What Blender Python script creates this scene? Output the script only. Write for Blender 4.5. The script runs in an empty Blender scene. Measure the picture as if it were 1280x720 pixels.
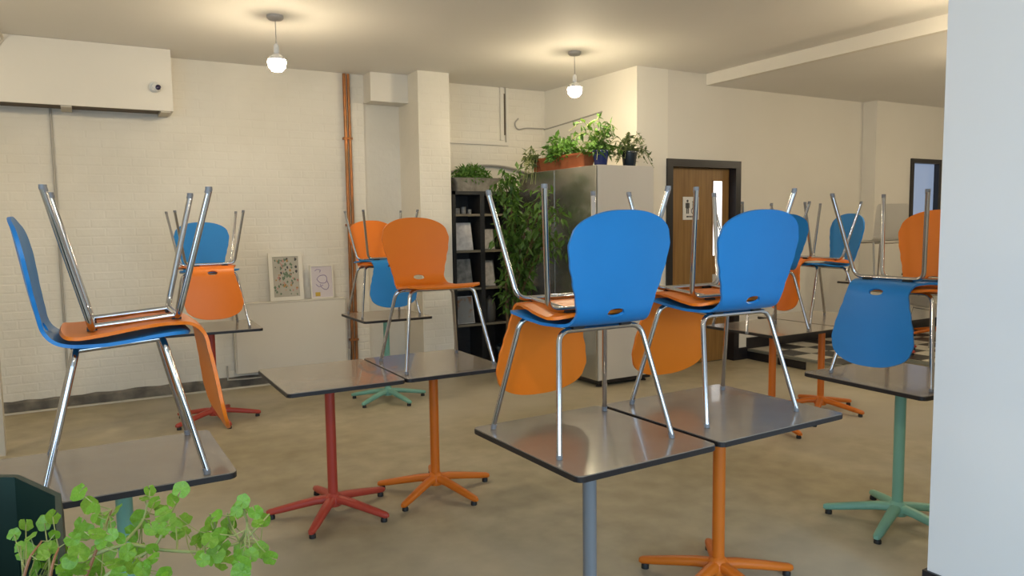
import bpy, bmesh, math, random
from mathutils import Vector, Matrix
random.seed(7)
S = bpy.context.scene
COL = S.collection
PI = math.pi

# ---------------------------------------------------------------- camera
cam_data = bpy.data.cameras.new('camera')
cam_data.sensor_width = 36.0
cam_data.lens = 925.0 / 1280.0 * 36.0
cam_data.clip_start = 0.05
cam = bpy.data.objects.new('camera', cam_data)
COL.objects.link(cam)
_r = Vector((0.86712112, -0.49792585, -0.0130692))
_d = Vector((-0.05480126, -0.06928988, -0.99609022))
_f = Vector((0.49507351, 0.86444708, -0.08736969))
cam.matrix_world = Matrix(((_r.x, -_d.x, -_f.x, 0.0), (_r.y, -_d.y, -_f.y, 0.0),
                           (_r.z, -_d.z, -_f.z, 1.5096), (0, 0, 0, 1)))
S.camera = cam

# ---------------------------------------------------------------- world, daylight, exposure
W = bpy.data.worlds.new('world'); S.world = W
W.use_nodes = True
bg = W.node_tree.nodes['Background']
bg.inputs[0].default_value = (0.62, 0.76, 1.0, 1)
bg.inputs[1].default_value = 0.6
S.view_settings.view_transform = 'Standard'
S.view_settings.look = 'None'
S.view_settings.gamma = 1.0
S.view_settings.use_curve_mapping = False
S.view_settings.exposure = 0.8
BULB_STRENGTH = 150.0
BULB_COLOR = (1.0, 0.82, 0.55)


def area_light(name, loc, rot, sx, sy, power, color):
    l = bpy.data.lights.new(name, 'AREA')
    l.shape = 'RECTANGLE'; l.size = sx; l.size_y = sy; l.energy = power; l.color = color
    o = bpy.data.objects.new(name, l); COL.objects.link(o)
    o.location = loc; o.rotation_euler = rot
    return o


# daylight coming in through the street windows behind the photographer
area_light('window_daylight', (-0.6, -2.92, 1.75), (PI / 2, 0, 0), 2.6, 1.9, 42, (0.52, 0.76, 1.0))
area_light('window_daylight', (-2.62, -0.6, 1.75), (PI / 2, 0, -PI / 2), 2.4, 1.9, 40, (0.52, 0.76, 1.0))

l3 = area_light('floor_fill_daylight', (2.0, -2.92, 1.55), (PI / 2 - math.radians(30), 0, math.radians(-8)), 1.1, 1.6, 14, (0.52, 0.76, 1.0))  # added light for the cool daylit floor; the door it implies is assumed
l3.data.spread = math.radians(80)

# ---------------------------------------------------------------- materials
MATS = {}


def mat(name, col, rough=0.5, metal=0.0, col2=None, scale=8.0, bump=0.0, bscale=40.0, detail=3.0,
        emit=None, estr=0.0, spec=0.5, coat=0.0, stretch=None, lo=0.35, hi=0.65):
    if name in MATS:
        return MATS[name]
    m = bpy.data.materials.new(name); m.use_nodes = True
    nt = m.node_tree; N = nt.nodes; L = nt.links
    b = N['Principled BSDF']
    b.inputs['Base Color'].default_value = (*col, 1)
    b.inputs['Roughness'].default_value = rough
    b.inputs['Metallic'].default_value = metal
    b.inputs['Specular IOR Level'].default_value = spec
    b.inputs['Coat Weight'].default_value = coat
    tc = N.new('ShaderNodeTexCoord')
    src = tc.outputs['Object']
    if stretch:
        mp = N.new('ShaderNodeMapping'); mp.inputs['Scale'].default_value = stretch
        L.new(src, mp.inputs['Vector']); src = mp.outputs['Vector']
    if col2 is not None:
        n = N.new('ShaderNodeTexNoise'); n.inputs['Scale'].default_value = scale
        n.inputs['Detail'].default_value = detail
        L.new(src, n.inputs['Vector'])
        r = N.new('ShaderNodeValToRGB')
        r.color_ramp.elements[0].position = lo; r.color_ramp.elements[1].position = hi
        r.color_ramp.elements[0].color = (*col, 1); r.color_ramp.elements[1].color = (*col2, 1)
        L.new(n.outputs['Fac'], r.inputs['Fac']); L.new(r.outputs['Color'], b.inputs['Base Color'])
    if bump > 0:
        n2 = N.new('ShaderNodeTexNoise'); n2.inputs['Scale'].default_value = bscale
        n2.inputs['Detail'].default_value = 4
        L.new(src, n2.inputs['Vector'])
        bp = N.new('ShaderNodeBump'); bp.inputs['Strength'].default_value = bump
        bp.inputs['Distance'].default_value = 0.01
        L.new(n2.outputs['Fac'], bp.inputs['Height']); L.new(bp.outputs['Normal'], b.inputs['Normal'])
    if emit:
        b.inputs['Emission Color'].default_value = (*emit, 1)
        b.inputs['Emission Strength'].default_value = estr
    MATS[name] = m
    return m


M_WALL = mat('painted_brick_cream', (0.70, 0.66, 0.57), 0.6, col2=(0.77, 0.73, 0.64), scale=1.6, bump=0.25, bscale=22)
M_PLASTER = mat('cream_plaster', (0.70, 0.665, 0.59), 0.6, col2=(0.74, 0.705, 0.63), scale=0.9, bump=0.05, bscale=30)
M_CEIL = mat('ceiling_paint', (0.74, 0.72, 0.68), 0.7, col2=(0.78, 0.76, 0.72), scale=0.7, bump=0.05, bscale=12)
M_WHITE = mat('white_wall_paint', (0.80, 0.80, 0.80), 0.55, col2=(0.83, 0.83, 0.83), scale=0.8)
M_BLACK = mat('black_gloss_paint', (0.012, 0.011, 0.014), 0.35)
M_EDGE = mat('black_table_edge', (0.012, 0.010, 0.012), 0.45)
M_LAM = mat('grey_brown_laminate', (0.235, 0.195, 0.155), 0.2, col2=(0.26, 0.22, 0.178), scale=5, spec=0.7, coat=0.3, bump=0.02, bscale=300)
M_CHROME = mat('chrome_tube', (0.55, 0.55, 0.57), 0.13, metal=1.0)
M_CAP = mat('clear_grey_glide', (0.2, 0.2, 0.21), 0.35)
M_BLUE = mat('blue_shell', (0.005, 0.188, 0.52), 0.42, col2=(0.007, 0.20, 0.55), scale=3)
M_ORANGE = mat('orange_shell', (0.80, 0.185, 0.006), 0.42, col2=(0.82, 0.195, 0.008), scale=3)
M_WPLAST = mat('white_plastic', (0.62, 0.60, 0.56), 0.4)
M_RED = mat('red_powder_coat', (0.42, 0.050, 0.030), 0.42)
M_ORPOWD = mat('orange_powder_coat', (0.62, 0.150, 0.008), 0.42)
M_TEAL = mat('sea_green_powder_coat', (0.19, 0.42, 0.33), 0.42)
M_GREYP = mat('grey_powder_coat', (0.20, 0.215, 0.235), 0.4)
M_RUBBER = mat('black_rubber', (0.012, 0.012, 0.012), 0.6)
M_RAD = mat('radiator_enamel', (0.66, 0.615, 0.53), 0.4)
M_COPPER = mat('aged_copper', (0.46, 0.17, 0.055), 0.38, metal=0.75, col2=(0.24, 0.12, 0.05), scale=6, stretch=(4, 4, 1.2))
M_GREYCON = mat('grey_conduit', (0.40, 0.38, 0.34), 0.5)
M_STEEL = mat('brushed_steel_front', (0.52, 0.51, 0.47), 0.2, metal=0.85, col2=(0.46, 0.45, 0.41), scale=2.0)
M_CABSIDE = mat('grey_cabinet_paint', (0.60, 0.575, 0.53), 0.45, col2=(0.63, 0.605, 0.56), scale=1.2)
M_BLACKWOOD = mat('black_brown_wood', (0.016, 0.015, 0.015), 0.45, col2=(0.024, 0.022, 0.021), scale=6, stretch=(1, 1, 8))
M_SHELFEDGE = mat('worn_shelf_edge', (0.20, 0.17, 0.12), 0.5)
M_SKIRTDIRT = mat('dirty_grey_plinth', (0.10, 0.09, 0.075), 0.8, col2=(0.24, 0.21, 0.165), scale=7, bump=0.3, bscale=30)
M_SOIL = mat('soil', (0.03, 0.02, 0.013), 0.9, bump=0.5, bscale=80)
M_TERRA = mat('terracotta', (0.36, 0.10, 0.035), 0.7, col2=(0.42, 0.13, 0.05), scale=9)
M_BLUEPOT = mat('blue_glaze', (0.018, 0.032, 0.16), 0.2, coat=0.4)
M_DKPOT = mat('dark_teal_glaze', (0.010, 0.022, 0.035), 0.25, coat=0.4)
M_STONE = mat('weathered_stone', (0.17, 0.15, 0.12), 0.85, col2=(0.27, 0.25, 0.21), scale=14, bump=0.5, bscale=45)
M_DKGREEN = mat('dark_green_plastic', (0.006, 0.024, 0.016), 0.5, col2=(0.009, 0.032, 0.022), scale=6)
M_STEM = mat('pale_green_stem', (0.26, 0.30, 0.10), 0.5)
M_STEMRED = mat('reddish_stem', (0.30, 0.13, 0.06), 0.6)
M_TWIG = mat('brown_twig', (0.12, 0.075, 0.035), 0.7)
M_FRAMEW = mat('white_picture_frame', (0.74, 0.70, 0.60), 0.45)
M_PAPER = mat('paper', (0.62, 0.58, 0.52), 0.7)
M_LILAC = mat('lilac_paper', (0.60, 0.54, 0.55), 0.7)
M_BOTTLE = mat('grey_stoneware', (0.10, 0.095, 0.085), 0.4)
M_GREYPRINT = mat('grey_print', (0.13, 0.13, 0.125), 0.3, col2=(0.3, 0.29, 0.27), scale=16)
M_LITPRINT = mat('pale_print', (0.42, 0.39, 0.36), 0.3, col2=(0.60, 0.57, 0.53), scale=22)
M_TIMBER = mat('painted_batten', (0.58, 0.53, 0.44), 0.6)
M_DARKVOID = mat('gap_shade', (0.12, 0.09, 0.06), 0.7)  # dark brown standing in for shade in hollows and gaps
M_LIT = mat('lit_corridor_glass', (0.8, 0.8, 0.8), 0.3, emit=(0.93, 0.97, 1.0), estr=0.95)
M_BULB = mat('glowing_bulb', (1, 1, 1), 0.4, emit=BULB_COLOR, estr=BULB_STRENGTH)
M_PLAST = mat('white_fitting', (0.75, 0.75, 0.73), 0.35)
M_FITTING = mat('grey_lamp_fitting', (0.42, 0.40, 0.38), 0.4)
M_LENS = mat('camera_lens', (0.02, 0.012, 0.05), 0.1)
M_TILEB = mat('black_tile', (0.016, 0.015, 0.015), 0.35)
M_TILEW = mat('cream_tile', (0.52, 0.49, 0.41), 0.35, col2=(0.58, 0.54, 0.46), scale=5)
M_STRIP = mat('grey_step_nosing', (0.20, 0.20, 0.165), 0.5)
M_YELLOW = mat('yellow_ink', (0.55, 0.36, 0.05), 0.7)
M_INKL = mat('lilac_ink', (0.34, 0.28, 0.42), 0.7)
M_INKG = mat('green_ink', (0.14, 0.20, 0.13), 0.7)
M_INKO = mat('ochre_ink', (0.40, 0.22, 0.08), 0.7)
M_INKP = mat('pink_ink', (0.48, 0.26, 0.22), 0.7)
M_INKB = mat('dark_ink', (0.06, 0.06, 0.06), 0.7)


def leafmat(name, c1, c2, trans=0.25):
    m = mat(name, c1, 0.45, col2=c2, scale=14, lo=0.3, hi=0.7)
    b = m.node_tree.nodes['Principled BSDF']
    b.inputs['Subsurface Weight'].default_value = 0.0
    b.inputs['Transmission Weight'].default_value = 0.0
    nt = m.node_tree
    tr = nt.nodes.new('ShaderNodeBsdfTranslucent'); mx = nt.nodes.new('ShaderNodeMixShader')
    tr.inputs[0].default_value = (min(1, c2[0] * 1.6), min(1, c2[1] * 1.5), c2[2], 1)
    mx.inputs[0].default_value = trans
    out = nt.nodes['Material Output']
    nt.links.new(b.outputs[0], mx.inputs[1]); nt.links.new(tr.outputs[0], mx.inputs[2])
    nt.links.new(mx.outputs[0], out.inputs[0])
    return m


M_LEAF_BRIGHT = leafmat('fresh_leaf', (0.095, 0.235, 0.014), (0.19, 0.37, 0.03))
M_LEAF_DEEP = leafmat('deep_leaf', (0.035, 0.095, 0.014), (0.095, 0.20, 0.03))
M_LEAF_MID = leafmat('mid_leaf', (0.05, 0.15, 0.022), (0.13, 0.27, 0.05))
M_LEAF_GREY = leafmat('dusty_leaf', (0.055, 0.095, 0.032), (0.13, 0.18, 0.075))


def wood_mat():
    m = bpy.data.materials.new('oak_veneer'); m.use_nodes = True
    nt = m.node_tree; N = nt.nodes; L = nt.links; b = N['Principled BSDF']
    tc = N.new('ShaderNodeTexCoord'); mp = N.new('ShaderNodeMapping')
    mp.inputs['Scale'].default_value = (14, 14, 0.9)
    n = N.new('ShaderNodeTexNoise'); n.inputs['Scale'].default_value = 2.2; n.inputs['Detail'].default_value = 5
    r = N.new('ShaderNodeValToRGB')
    r.color_ramp.elements[0].color = (0.20, 0.10, 0.026, 1); r.color_ramp.elements[1].color = (0.30, 0.165, 0.05, 1)
    r.color_ramp.elements[0].position = 0.3; r.color_ramp.elements[1].position = 0.7
    L.new(tc.outputs['Object'], mp.inputs[0]); L.new(mp.outputs[0], n.inputs['Vector'])
    L.new(n.outputs['Fac'], r.inputs[0]); L.new(r.outputs[0], b.inputs['Base Color'])
    b.inputs['Roughness'].default_value = 0.4
    return m


M_OAK = wood_mat()


def floor_mat():
    m = bpy.data.materials.new('worn_concrete'); m.use_nodes = True
    nt = m.node_tree; N = nt.nodes; L = nt.links; b = N['Principled BSDF']
    tc = N.new('ShaderNodeTexCoord')
    n1 = N.new('ShaderNodeTexNoise'); n1.inputs['Scale'].default_value = 0.75; n1.inputs['Detail'].default_value = 5
    n2 = N.new('ShaderNodeTexNoise'); n2.inputs['Scale'].default_value = 7.0; n2.inputs['Detail'].default_value = 8
    n3 = N.new('ShaderNodeTexVoronoi'); n3.inputs['Scale'].default_value = 1.3
    for n in (n1, n2, n3): L.new(tc.outputs['Object'], n.inputs['Vector'])
    r = N.new('ShaderNodeValToRGB')
    r.color_ramp.elements[0].position = 0.32; r.color_ramp.elements[0].color = (0.31, 0.26, 0.155, 1)
    r.color_ramp.elements[1].position = 0.68; r.color_ramp.elements[1].color = (0.45, 0.395, 0.28, 1)
    L.new(n1.outputs['Fac'], r.inputs[0])
    r2 = N.new('ShaderNodeValToRGB')
    r2.color_ramp.elements[0].position = 0.25; r2.color_ramp.elements[0].color = (0.78, 0.77, 0.76, 1)
    r2.color_ramp.elements[1].position = 0.75; r2.color_ramp.elements[1].color = (1.1, 1.1, 1.1, 1)
    L.new(n2.outputs['Fac'], r2.inputs[0])
    mx = N.new('ShaderNodeMix'); mx.data_type = 'RGBA'; mx.blend_type = 'MULTIPLY'; mx.inputs[0].default_value = 1.0
    L.new(r.outputs[0], mx.inputs[6]); L.new(r2.outputs[0], mx.inputs[7])
    # small pale paint drips
    r3 = N.new('ShaderNodeValToRGB')
    r3.color_ramp.elements[0].position = 0.018; r3.color_ramp.elements[0].color = (1, 1, 1, 1)
    r3.color_ramp.elements[1].position = 0.03; r3.color_ramp.elements[1].color = (0, 0, 0, 1)
    L.new(n3.outputs['Distance'], r3.inputs[0])
    mx2 = N.new('ShaderNodeMix'); mx2.data_type = 'RGBA'
    L.new(r3.outputs[0], mx2.inputs[0]); L.new(mx.outputs[2], mx2.inputs[6]); mx2.inputs[7].default_value = (0.5, 0.45, 0.36, 1)
    n4 = N.new('ShaderNodeTexNoise'); n4.inputs['Scale'].default_value = 0.42; n4.inputs['Detail'].default_value = 3  # greyer patches in the colour stand in for daylight on the near floor
    L.new(tc.outputs['Object'], n4.inputs['Vector'])
    r4 = N.new('ShaderNodeValToRGB')
    r4.color_ramp.elements[0].position = 0.46; r4.color_ramp.elements[0].color = (0, 0, 0, 1)
    r4.color_ramp.elements[1].position = 0.62; r4.color_ramp.elements[1].color = (0.75, 0.75, 0.75, 1)
    L.new(n4.outputs['Fac'], r4.inputs[0])
    mx3 = N.new('ShaderNodeMix'); mx3.data_type = 'RGBA'
    L.new(r4.outputs[0], mx3.inputs[0]); L.new(mx2.outputs[2], mx3.inputs[6]); mx3.inputs[7].default_value = (0.46, 0.42, 0.34, 1)
    L.new(mx3.outputs[2], b.inputs['Base Color'])
    b.inputs['Roughness'].default_value = 0.48
    bp = N.new('ShaderNodeBump'); bp.inputs['Strength'].default_value = 0.08; bp.inputs['Distance'].default_value = 0.01
    L.new(n2.outputs['Fac'], bp.inputs['Height']); L.new(bp.outputs[0], b.inputs['Normal'])
    return m


M_FLOOR = floor_mat()


def glass_mat():
    m = bpy.data.materials.new('clear_glass'); m.use_nodes = True
    nt = m.node_tree; N = nt.nodes; L = nt.links
    g = N.new('ShaderNodeBsdfGlossy'); g.inputs['Roughness'].default_value = 0.04
    t = N.new('ShaderNodeBsdfTransparent'); x = N.new('ShaderNodeMixShader'); fr = N.new('ShaderNodeFresnel')
    fr.inputs[0].default_value = 1.5
    L.new(fr.outputs[0], x.inputs[0]); L.new(t.outputs[0], x.inputs[1]); L.new(g.outputs[0], x.inputs[2])
    L.new(x.outputs[0], N['Material Output'].inputs[0])
    return m


M_GLASS = glass_mat()
M_BLUEGLASS = mat('daylit_door_glass', (0.12, 0.15, 0.20), 0.12, emit=(0.20, 0.26, 0.38), estr=0.55)


# ---------------------------------------------------------------- mesh helpers
def obj(name, bm, material, parent=None, smooth=False, angle=35):
    me = bpy.data.meshes.new(name)
    bm.normal_update()
    bm.to_mesh(me); bm.free()
    if material is not None: me.materials.append(material)
    if smooth:
        for p in me.polygons: p.use_smooth = True
        me.set_sharp_from_angle(angle=math.radians(angle))
    o = bpy.data.objects.new(name, me); COL.objects.link(o)
    if parent is not None: o.parent = parent
    return o


def box(bm, x0, x1, y0, y1, z0, z1, rot=None, piv=None):
    vs = [bm.verts.new((x, y, z)) for z in (z0, z1) for y in (y0, y1) for x in (x0, x1)]
    for f in ((0, 2, 3, 1), (4, 5, 7, 6), (0, 1, 5, 4), (2, 6, 7, 3), (0, 4, 6, 2), (1, 3, 7, 5)):
        bm.faces.new([vs[i] for i in f])
    if rot is not None:
        bmesh.ops.rotate(bm, verts=vs, cent=piv or (0, 0, 0), matrix=rot)
    return vs


def bx(*a, **k):
    bm = bmesh.new(); box(bm, *a, **k); return bm


def bevbox(x0, x1, y0, y1, z0, z1, r=0.004, seg=2):
    bm = bx(x0, x1, y0, y1, z0, z1)
    bmesh.ops.bevel(bm, geom=bm.edges[:], offset=r, segments=seg, affect='EDGES', profile=0.5)
    return bm


def prism(bm, pts, z0, z1):
    a = [bm.verts.new((p[0], p[1], z0)) for p in pts]; b = [bm.verts.new((p[0], p[1], z1)) for p in pts]
    n = len(pts)
    bm.faces.new(list(reversed(a))); bm.faces.new(b)
    for i in range(n): bm.faces.new((a[i], a[(i + 1) % n], b[(i + 1) % n], b[i]))


def tube(bm, pts, r, seg=10, cap=True):
    pts = [Vector(p) for p in pts]
    rr = r if isinstance(r, (list, tuple)) else [r] * len(pts)
    t0 = (pts[1] - pts[0]).normalized()
    up = Vector((0, 0, 1)) if abs(t0.z) < 0.9 else Vector((1, 0, 0))
    n = t0.cross(up).normalized()
    rings = []
    for i, p in enumerate(pts):
        if i == 0: t = pts[1] - pts[0]
        elif i == len(pts) - 1: t = pts[-1] - pts[-2]
        else: t = (pts[i + 1] - pts[i]).normalized() + (pts[i] - pts[i - 1]).normalized()
        t.normalize()
        n = (n - t * n.dot(t))
        if n.length < 1e-6: n = t.orthogonal()
        n.normalize(); b = t.cross(n)
        rings.append([bm.verts.new(p + (n * math.cos(2 * PI * k / seg) + b * math.sin(2 * PI * k / seg)) * rr[i]) for k in range(seg)])
    for a, c in zip(rings, rings[1:]):
        for k in range(seg): bm.faces.new((a[k], a[(k + 1) % seg], c[(k + 1) % seg], c[k]))
    if cap:
        bm.faces.new(list(reversed(rings[0]))); bm.faces.new(rings[-1])


def lathe(bm, prof, c=(0, 0, 0), seg=20, closed_top=True, closed_bot=True):
    rings = []
    for (r, z) in prof:
        rings.append([bm.verts.new((c[0] + r * math.cos(2 * PI * k / seg), c[1] + r * math.sin(2 * PI * k / seg), c[2] + z)) for k in range(seg)])
    for a, b in zip(rings, rings[1:]):
        for k in range(seg): bm.faces.new((a[k], a[(k + 1) % seg], b[(k + 1) % seg], b[k]))
    if closed_bot: bm.faces.new(list(reversed(rings[0])))
    if closed_top: bm.faces.new(rings[-1])


def rounded_rect(w, d, r, n=5):
    pts = []
    for (cx, cy, a0) in ((w / 2 - r, d / 2 - r, 0), (-w / 2 + r, d / 2 - r, PI / 2), (-w / 2 + r, -d / 2 + r, PI), (w / 2 - r, -d / 2 + r, 1.5 * PI)):
        for k in range(n + 1):
            a = a0 + PI / 2 * k / n
            pts.append((cx + r * math.cos(a), cy + r * math.sin(a)))
    return pts


def smooth_path(pts, n=6):
    pts = [Vector(p) for p in pts]; out = []
    P = [2 * pts[0] - pts[1]] + pts + [2 * pts[-1] - pts[-2]]
    for i in range(1, len(P) - 2):
        for k in range(n):
            t = k / n
            out.append(0.5 * ((2 * P[i]) + (P[i + 1] - P[i - 1]) * t + (2 * P[i - 1] - 5 * P[i] + 4 * P[i + 1] - P[i + 2]) * t * t + (3 * P[i] - P[i - 1] - 3 * P[i + 1] + P[i + 2]) * t ** 3))
    out.append(pts[-1])
    return out


def fillet(p0, p1, p2, r, n=6):
    p0, p1, p2 = Vector(p0), Vector(p1), Vector(p2)
    a = (p0 - p1).normalized(); b = (p2 - p1).normalized()
    return [(p1 + a * r) * (1 - t) ** 2 + p1 * 2 * t * (1 - t) + (p1 + b * r) * t * t for t in [k / n for k in range(n + 1)]]


def tag(o, label, cat, group=None, kind=None):
    o['label'] = label; o['category'] = cat
    if group: o['group'] = group
    if kind: o['kind'] = kind
    return o


def thing(name, label, cat, loc=(0, 0, 0), yaw=0.0, group=None):
    o = bpy.data.objects.new(name, None); COL.objects.link(o)
    o.empty_display_size = 0.1
    o.location = loc; o.rotation_euler = (0, 0, yaw)
    return tag(o, label, cat, group)


def struct(name, bm, m, parent=None, **k):
    o = obj(name, bm, m, parent, **k)
    if parent is None: o['kind'] = 'structure'
    return o


def copy_tree(o, parent=None):
    c = o.copy(); COL.objects.link(c)
    if parent is not None: c.parent = parent
    for ch in list(o.children): copy_tree(ch, c)
    return c


# ================================================================ ROOM SHELL
H0 = 2.995     # main ceiling
H1 = 2.882     # lower ceiling right of the beam
YB = 7.25      # back wall
YD = 5.674     # wall with the toilet door
PLAT = 0.11    # height of the chequered platform

struct('floor', bx(-2.8, 10.6, -3.1, 7.7, -0.1, 0.0), M_FLOOR)
struct('ceiling', bx(-2.8, 5.62, -3.1, 7.7, H0, H0 + 0.12), M_CEIL)
struct('ceiling_lower', bx(5.62, 10.6, -3.1, 7.7, H1, H1 + 0.24), M_CEIL)
struct('trim_beam', bx(5.56, 5.62, -3.0, YD, H1, H0), M_PLASTER)

# back wall: plain painted brick, a shallow recess left of the pier, and the alcove with a blind arch
wb = bmesh.new()
box(wb, -2.8, 2.47, YB, 7.7, 0, H0)
box(wb, 2.47, 2.87, YB + 0.05, 7.7, 0, 2.73)
box(wb, 2.47, 2.87, YB, 7.7, 2.73, H0)
box(wb, 2.87, 5.2, YB + 0.06, 7.7, 0, H0)
wall_back = struct('wall_back', wb, M_WALL)
# arch infill: wall face in front of the recess, cut by a segmental arch
ab = bmesh.new()
XA0, XA1 = 3.19, 4.62
arch = []
for k in range(25):
    t = k / 24
    x = 3.28 + (4.52 - 3.28) * t
    arch.append((x, 2.00 + 0.135 * (1 - (2 * t - 1) ** 2)))
outer = [(XA0, 0.0), (XA0, H0), (XA1, H0), (XA1, 0.0), (4.52, 0.0)] + list(reversed(arch)) + [(3.28, 0.0)]
fr = [ab.verts.new((x, YB, z)) for x, z in outer]; bk = [ab.verts.new((x, YB + 0.06, z)) for x, z in outer]
ab.faces.new(fr); ab.faces.new(list(reversed(bk)))
for i in range(len(outer)): ab.faces.new((fr[i], bk[i], bk[(i + 1) % len(outer)], fr[(i + 1) % len(outer)]))
bmesh.ops.recalc_face_normals(ab, faces=ab.faces[:])
bmesh.ops.triangulate(ab, faces=ab.faces[:])
struct('wall_alcove', ab, M_WALL)
ar = bmesh.new()
tube(ar, [(x, YB - 0.004, z + 0.012) for x, z in arch], 0.011, 6)  # thin grey bead standing in for the shadow line along the arch
struct('trim_arch_shade', ar, M_GREYCON)

pier = struct('wall_pier', bx(2.865, 3.2, 6.79, YB + 0.05, 0, H0), M_WALL)


def bricks(name, x0, x1, z0, z1, y, parent, axis='x', xfix=0.0):
    """raised painted bricks on a wall face, joints left recessed"""
    bm = bmesh.new(); rnd = random.Random(3)
    bl, bh, j = 0.225, 0.075, 0.009
    row = 0; z = z0
    while z + bh <= z1 + 1e-6:
        x = x0 - (0.1125 if row % 2 else 0)
        while x < x1:
            a = max(x + j / 2, x0); b = min(x + bl - j / 2, x1)
            if b - a > 0.03:
                d = 0.0007 + rnd.random() * 0.0009; e = 0.005
                za, zb = z + j / 2, z + bh - j / 2
                def P(u, w, o):
                    return (u, y - o, w) if axis == 'x' else (xfix - o, u, w)
                q = [bm.verts.new(P(u, w, 0)) for u, w in ((a, za), (b, za), (b, zb), (a, zb))]
                p = [bm.verts.new(P(u, w, d)) for u, w in ((a + e, za + e), (b - e, za + e), (b - e, zb - e), (a + e, zb - e))]
                bm.faces.new(p)
                for i in range(4): bm.faces.new((q[i], q[(i + 1) % 4], p[(i + 1) % 4], p[i]))
            x += bl
        z += bh; row += 1
    bmesh.ops.recalc_face_normals(bm, faces=bm.faces[:])
    o = obj(name, bm, M_WALL, parent); o['kind'] = 'stuff'
    return o


bricks('brickwork', -1.2, 2.46, 0.09, H0 - 0.01, YB, wall_back)
bricks('brickwork', 3.21, 4.6, 2.20, H0 - 0.01, YB, bpy.data.objects['wall_alcove'])
bricks('brickwork', 2.875, 3.19, 0.0, H0 - 0.01, 6.79, pier)

# block with the toilet door and, further right, a second door
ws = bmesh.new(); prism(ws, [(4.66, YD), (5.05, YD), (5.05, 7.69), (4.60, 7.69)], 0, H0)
struct('wall_side', ws, mat('side_wall_lit_plaster', (0.79, 0.755, 0.67), 0.6, col2=(0.82, 0.785, 0.70), scale=0.9, bump=0.05, bscale=30))  # plaster copied in a lighter colour for the brighter light on this wall
wd = bmesh.new()
box(wd, 5.05, 6.04, YD, 6.2, 2.115, H0 - 0.001)
box(wd, 6.04, 8.10, YD, 7.6, 0, H0 - 0.001)
box(wd, 8.10, 8.80, 5.50, 7.6, 0, H1)
box(wd, 8.80, 9.40, 5.50, 6.0, 2.215, H1); box(wd, 8.80, 9.40, 5.50, 6.0, 0, 1.17)
box(wd, 9.40, 10.6, 5.50, 7.6, 0, H1)
struct('wall_door_side', wd, M_PLASTER)
struct('wall_right', bx(10.5, 10.62, -3.1, 5.6, 0, H1), M_PLASTER)
struct('wall_left', bx(-2.8, -2.7, 0.9, 7.6, 0, H0), M_WALL)
wl = bmesh.new()
box(wl, -2.8, -2.7, -3.1, -1.8, 0, H0); box(wl, -2.8, -2.7, -1.8, 0.9, 0, 0.75); box(wl, -2.8, -2.7, -1.8, 0.9, 2.75, H0)
struct('wall_left_street', wl, M_PLASTER)
wf = bmesh.new()
box(wf, -2.8, -2.0, -3.1, -3.0, 0, H0); box(wf, -2.0, 0.8, -3.1, -3.0, 0, 0.75); box(wf, -2.0, 0.8, -3.1, -3.0, 2.75, H0)
box(wf, 0.8, 1.4, -3.1, -3.0, 0, H0); box(wf, 1.4, 2.6, -3.1, -3.0, 2.4, H0); box(wf, 2.6, 10.6, -3.1, -3.0, 0, H0)
struct('wall_front', wf, M_PLASTER)

fd = bmesh.new(); box(fd, 1.4, 1.47, -3.1, -3.02, 0, 2.4); box(fd, 2.53, 2.6, -3.1, -3.02, 0, 2.4); box(fd, 1.47, 2.53, -3.1, -3.02, 2.33, 2.4)
d2_ = struct('added_door_frame', fd, M_BLACK)  # unseen door frame, added to go with the extra floor daylight

# big white pier at the right edge of the view, with its black skirting
struct('wall_pillar', bx(2.855, 3.3, 0.75, 1.66, 0, H0), M_WHITE)
struct('baseboard_pillar', bx(2.842, 3.313, 0.737, 1.673, 0, 0.10), M_BLACK)
# pale post (door jamb) at the far left, standing free of the back wall
struct('trim_post', bx(-0.63, -0.548, 5.9, 6.0, 0, 2.2), M_TIMBER)

# dirty plinth line and pale strip along the foot of the back wall
pb = bmesh.new(); rnd = random.Random(5)
xs = [-2.7 + 0.1 * i for i in range(52)]
prev = None
for x in xs:
    h = 0.10 + rnd.uniform(-0.006, 0.007)
    a = [pb.verts.new(q) for q in ((x, YB - 0.018, 0), (x, YB - 0.016, h * 0.8), (x, YB - 0.002, h))]
    if prev:
        for i in range(2): pb.faces.new((prev[i], a[i], a[i + 1], prev[i + 1]))
    prev = a
struct('baseboard_back', pb, M_SKIRTDIRT)
struct('trim_floor_strip', bx(-0.7, 2.3, YB - 0.055, YB - 0.03, 0, 0.012), M_TIMBER)
b0 = bmesh.new(); box(b0, 6.06, 6.19, YD - 0.02, YD, 0, 0.13); box(b0, 6.188, 6.1995, 5.36, YD - 0.02, 0, PLAT - 0.024)
struct('baseboard_door_side', b0, M_BLACK)
bb = bmesh.new(); box(bb, 6.19, 8.09, YD - 0.02, YD, PLAT, PLAT + 0.12); box(bb, 8.08, 8.10, 5.48, YD - 0.02, PLAT, PLAT + 0.12)
box(bb, 8.10, 10.5, 5.48, 5.50, PLAT, PLAT + 0.12)
struct('baseboard_platform', bb, M_BLACK)

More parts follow.
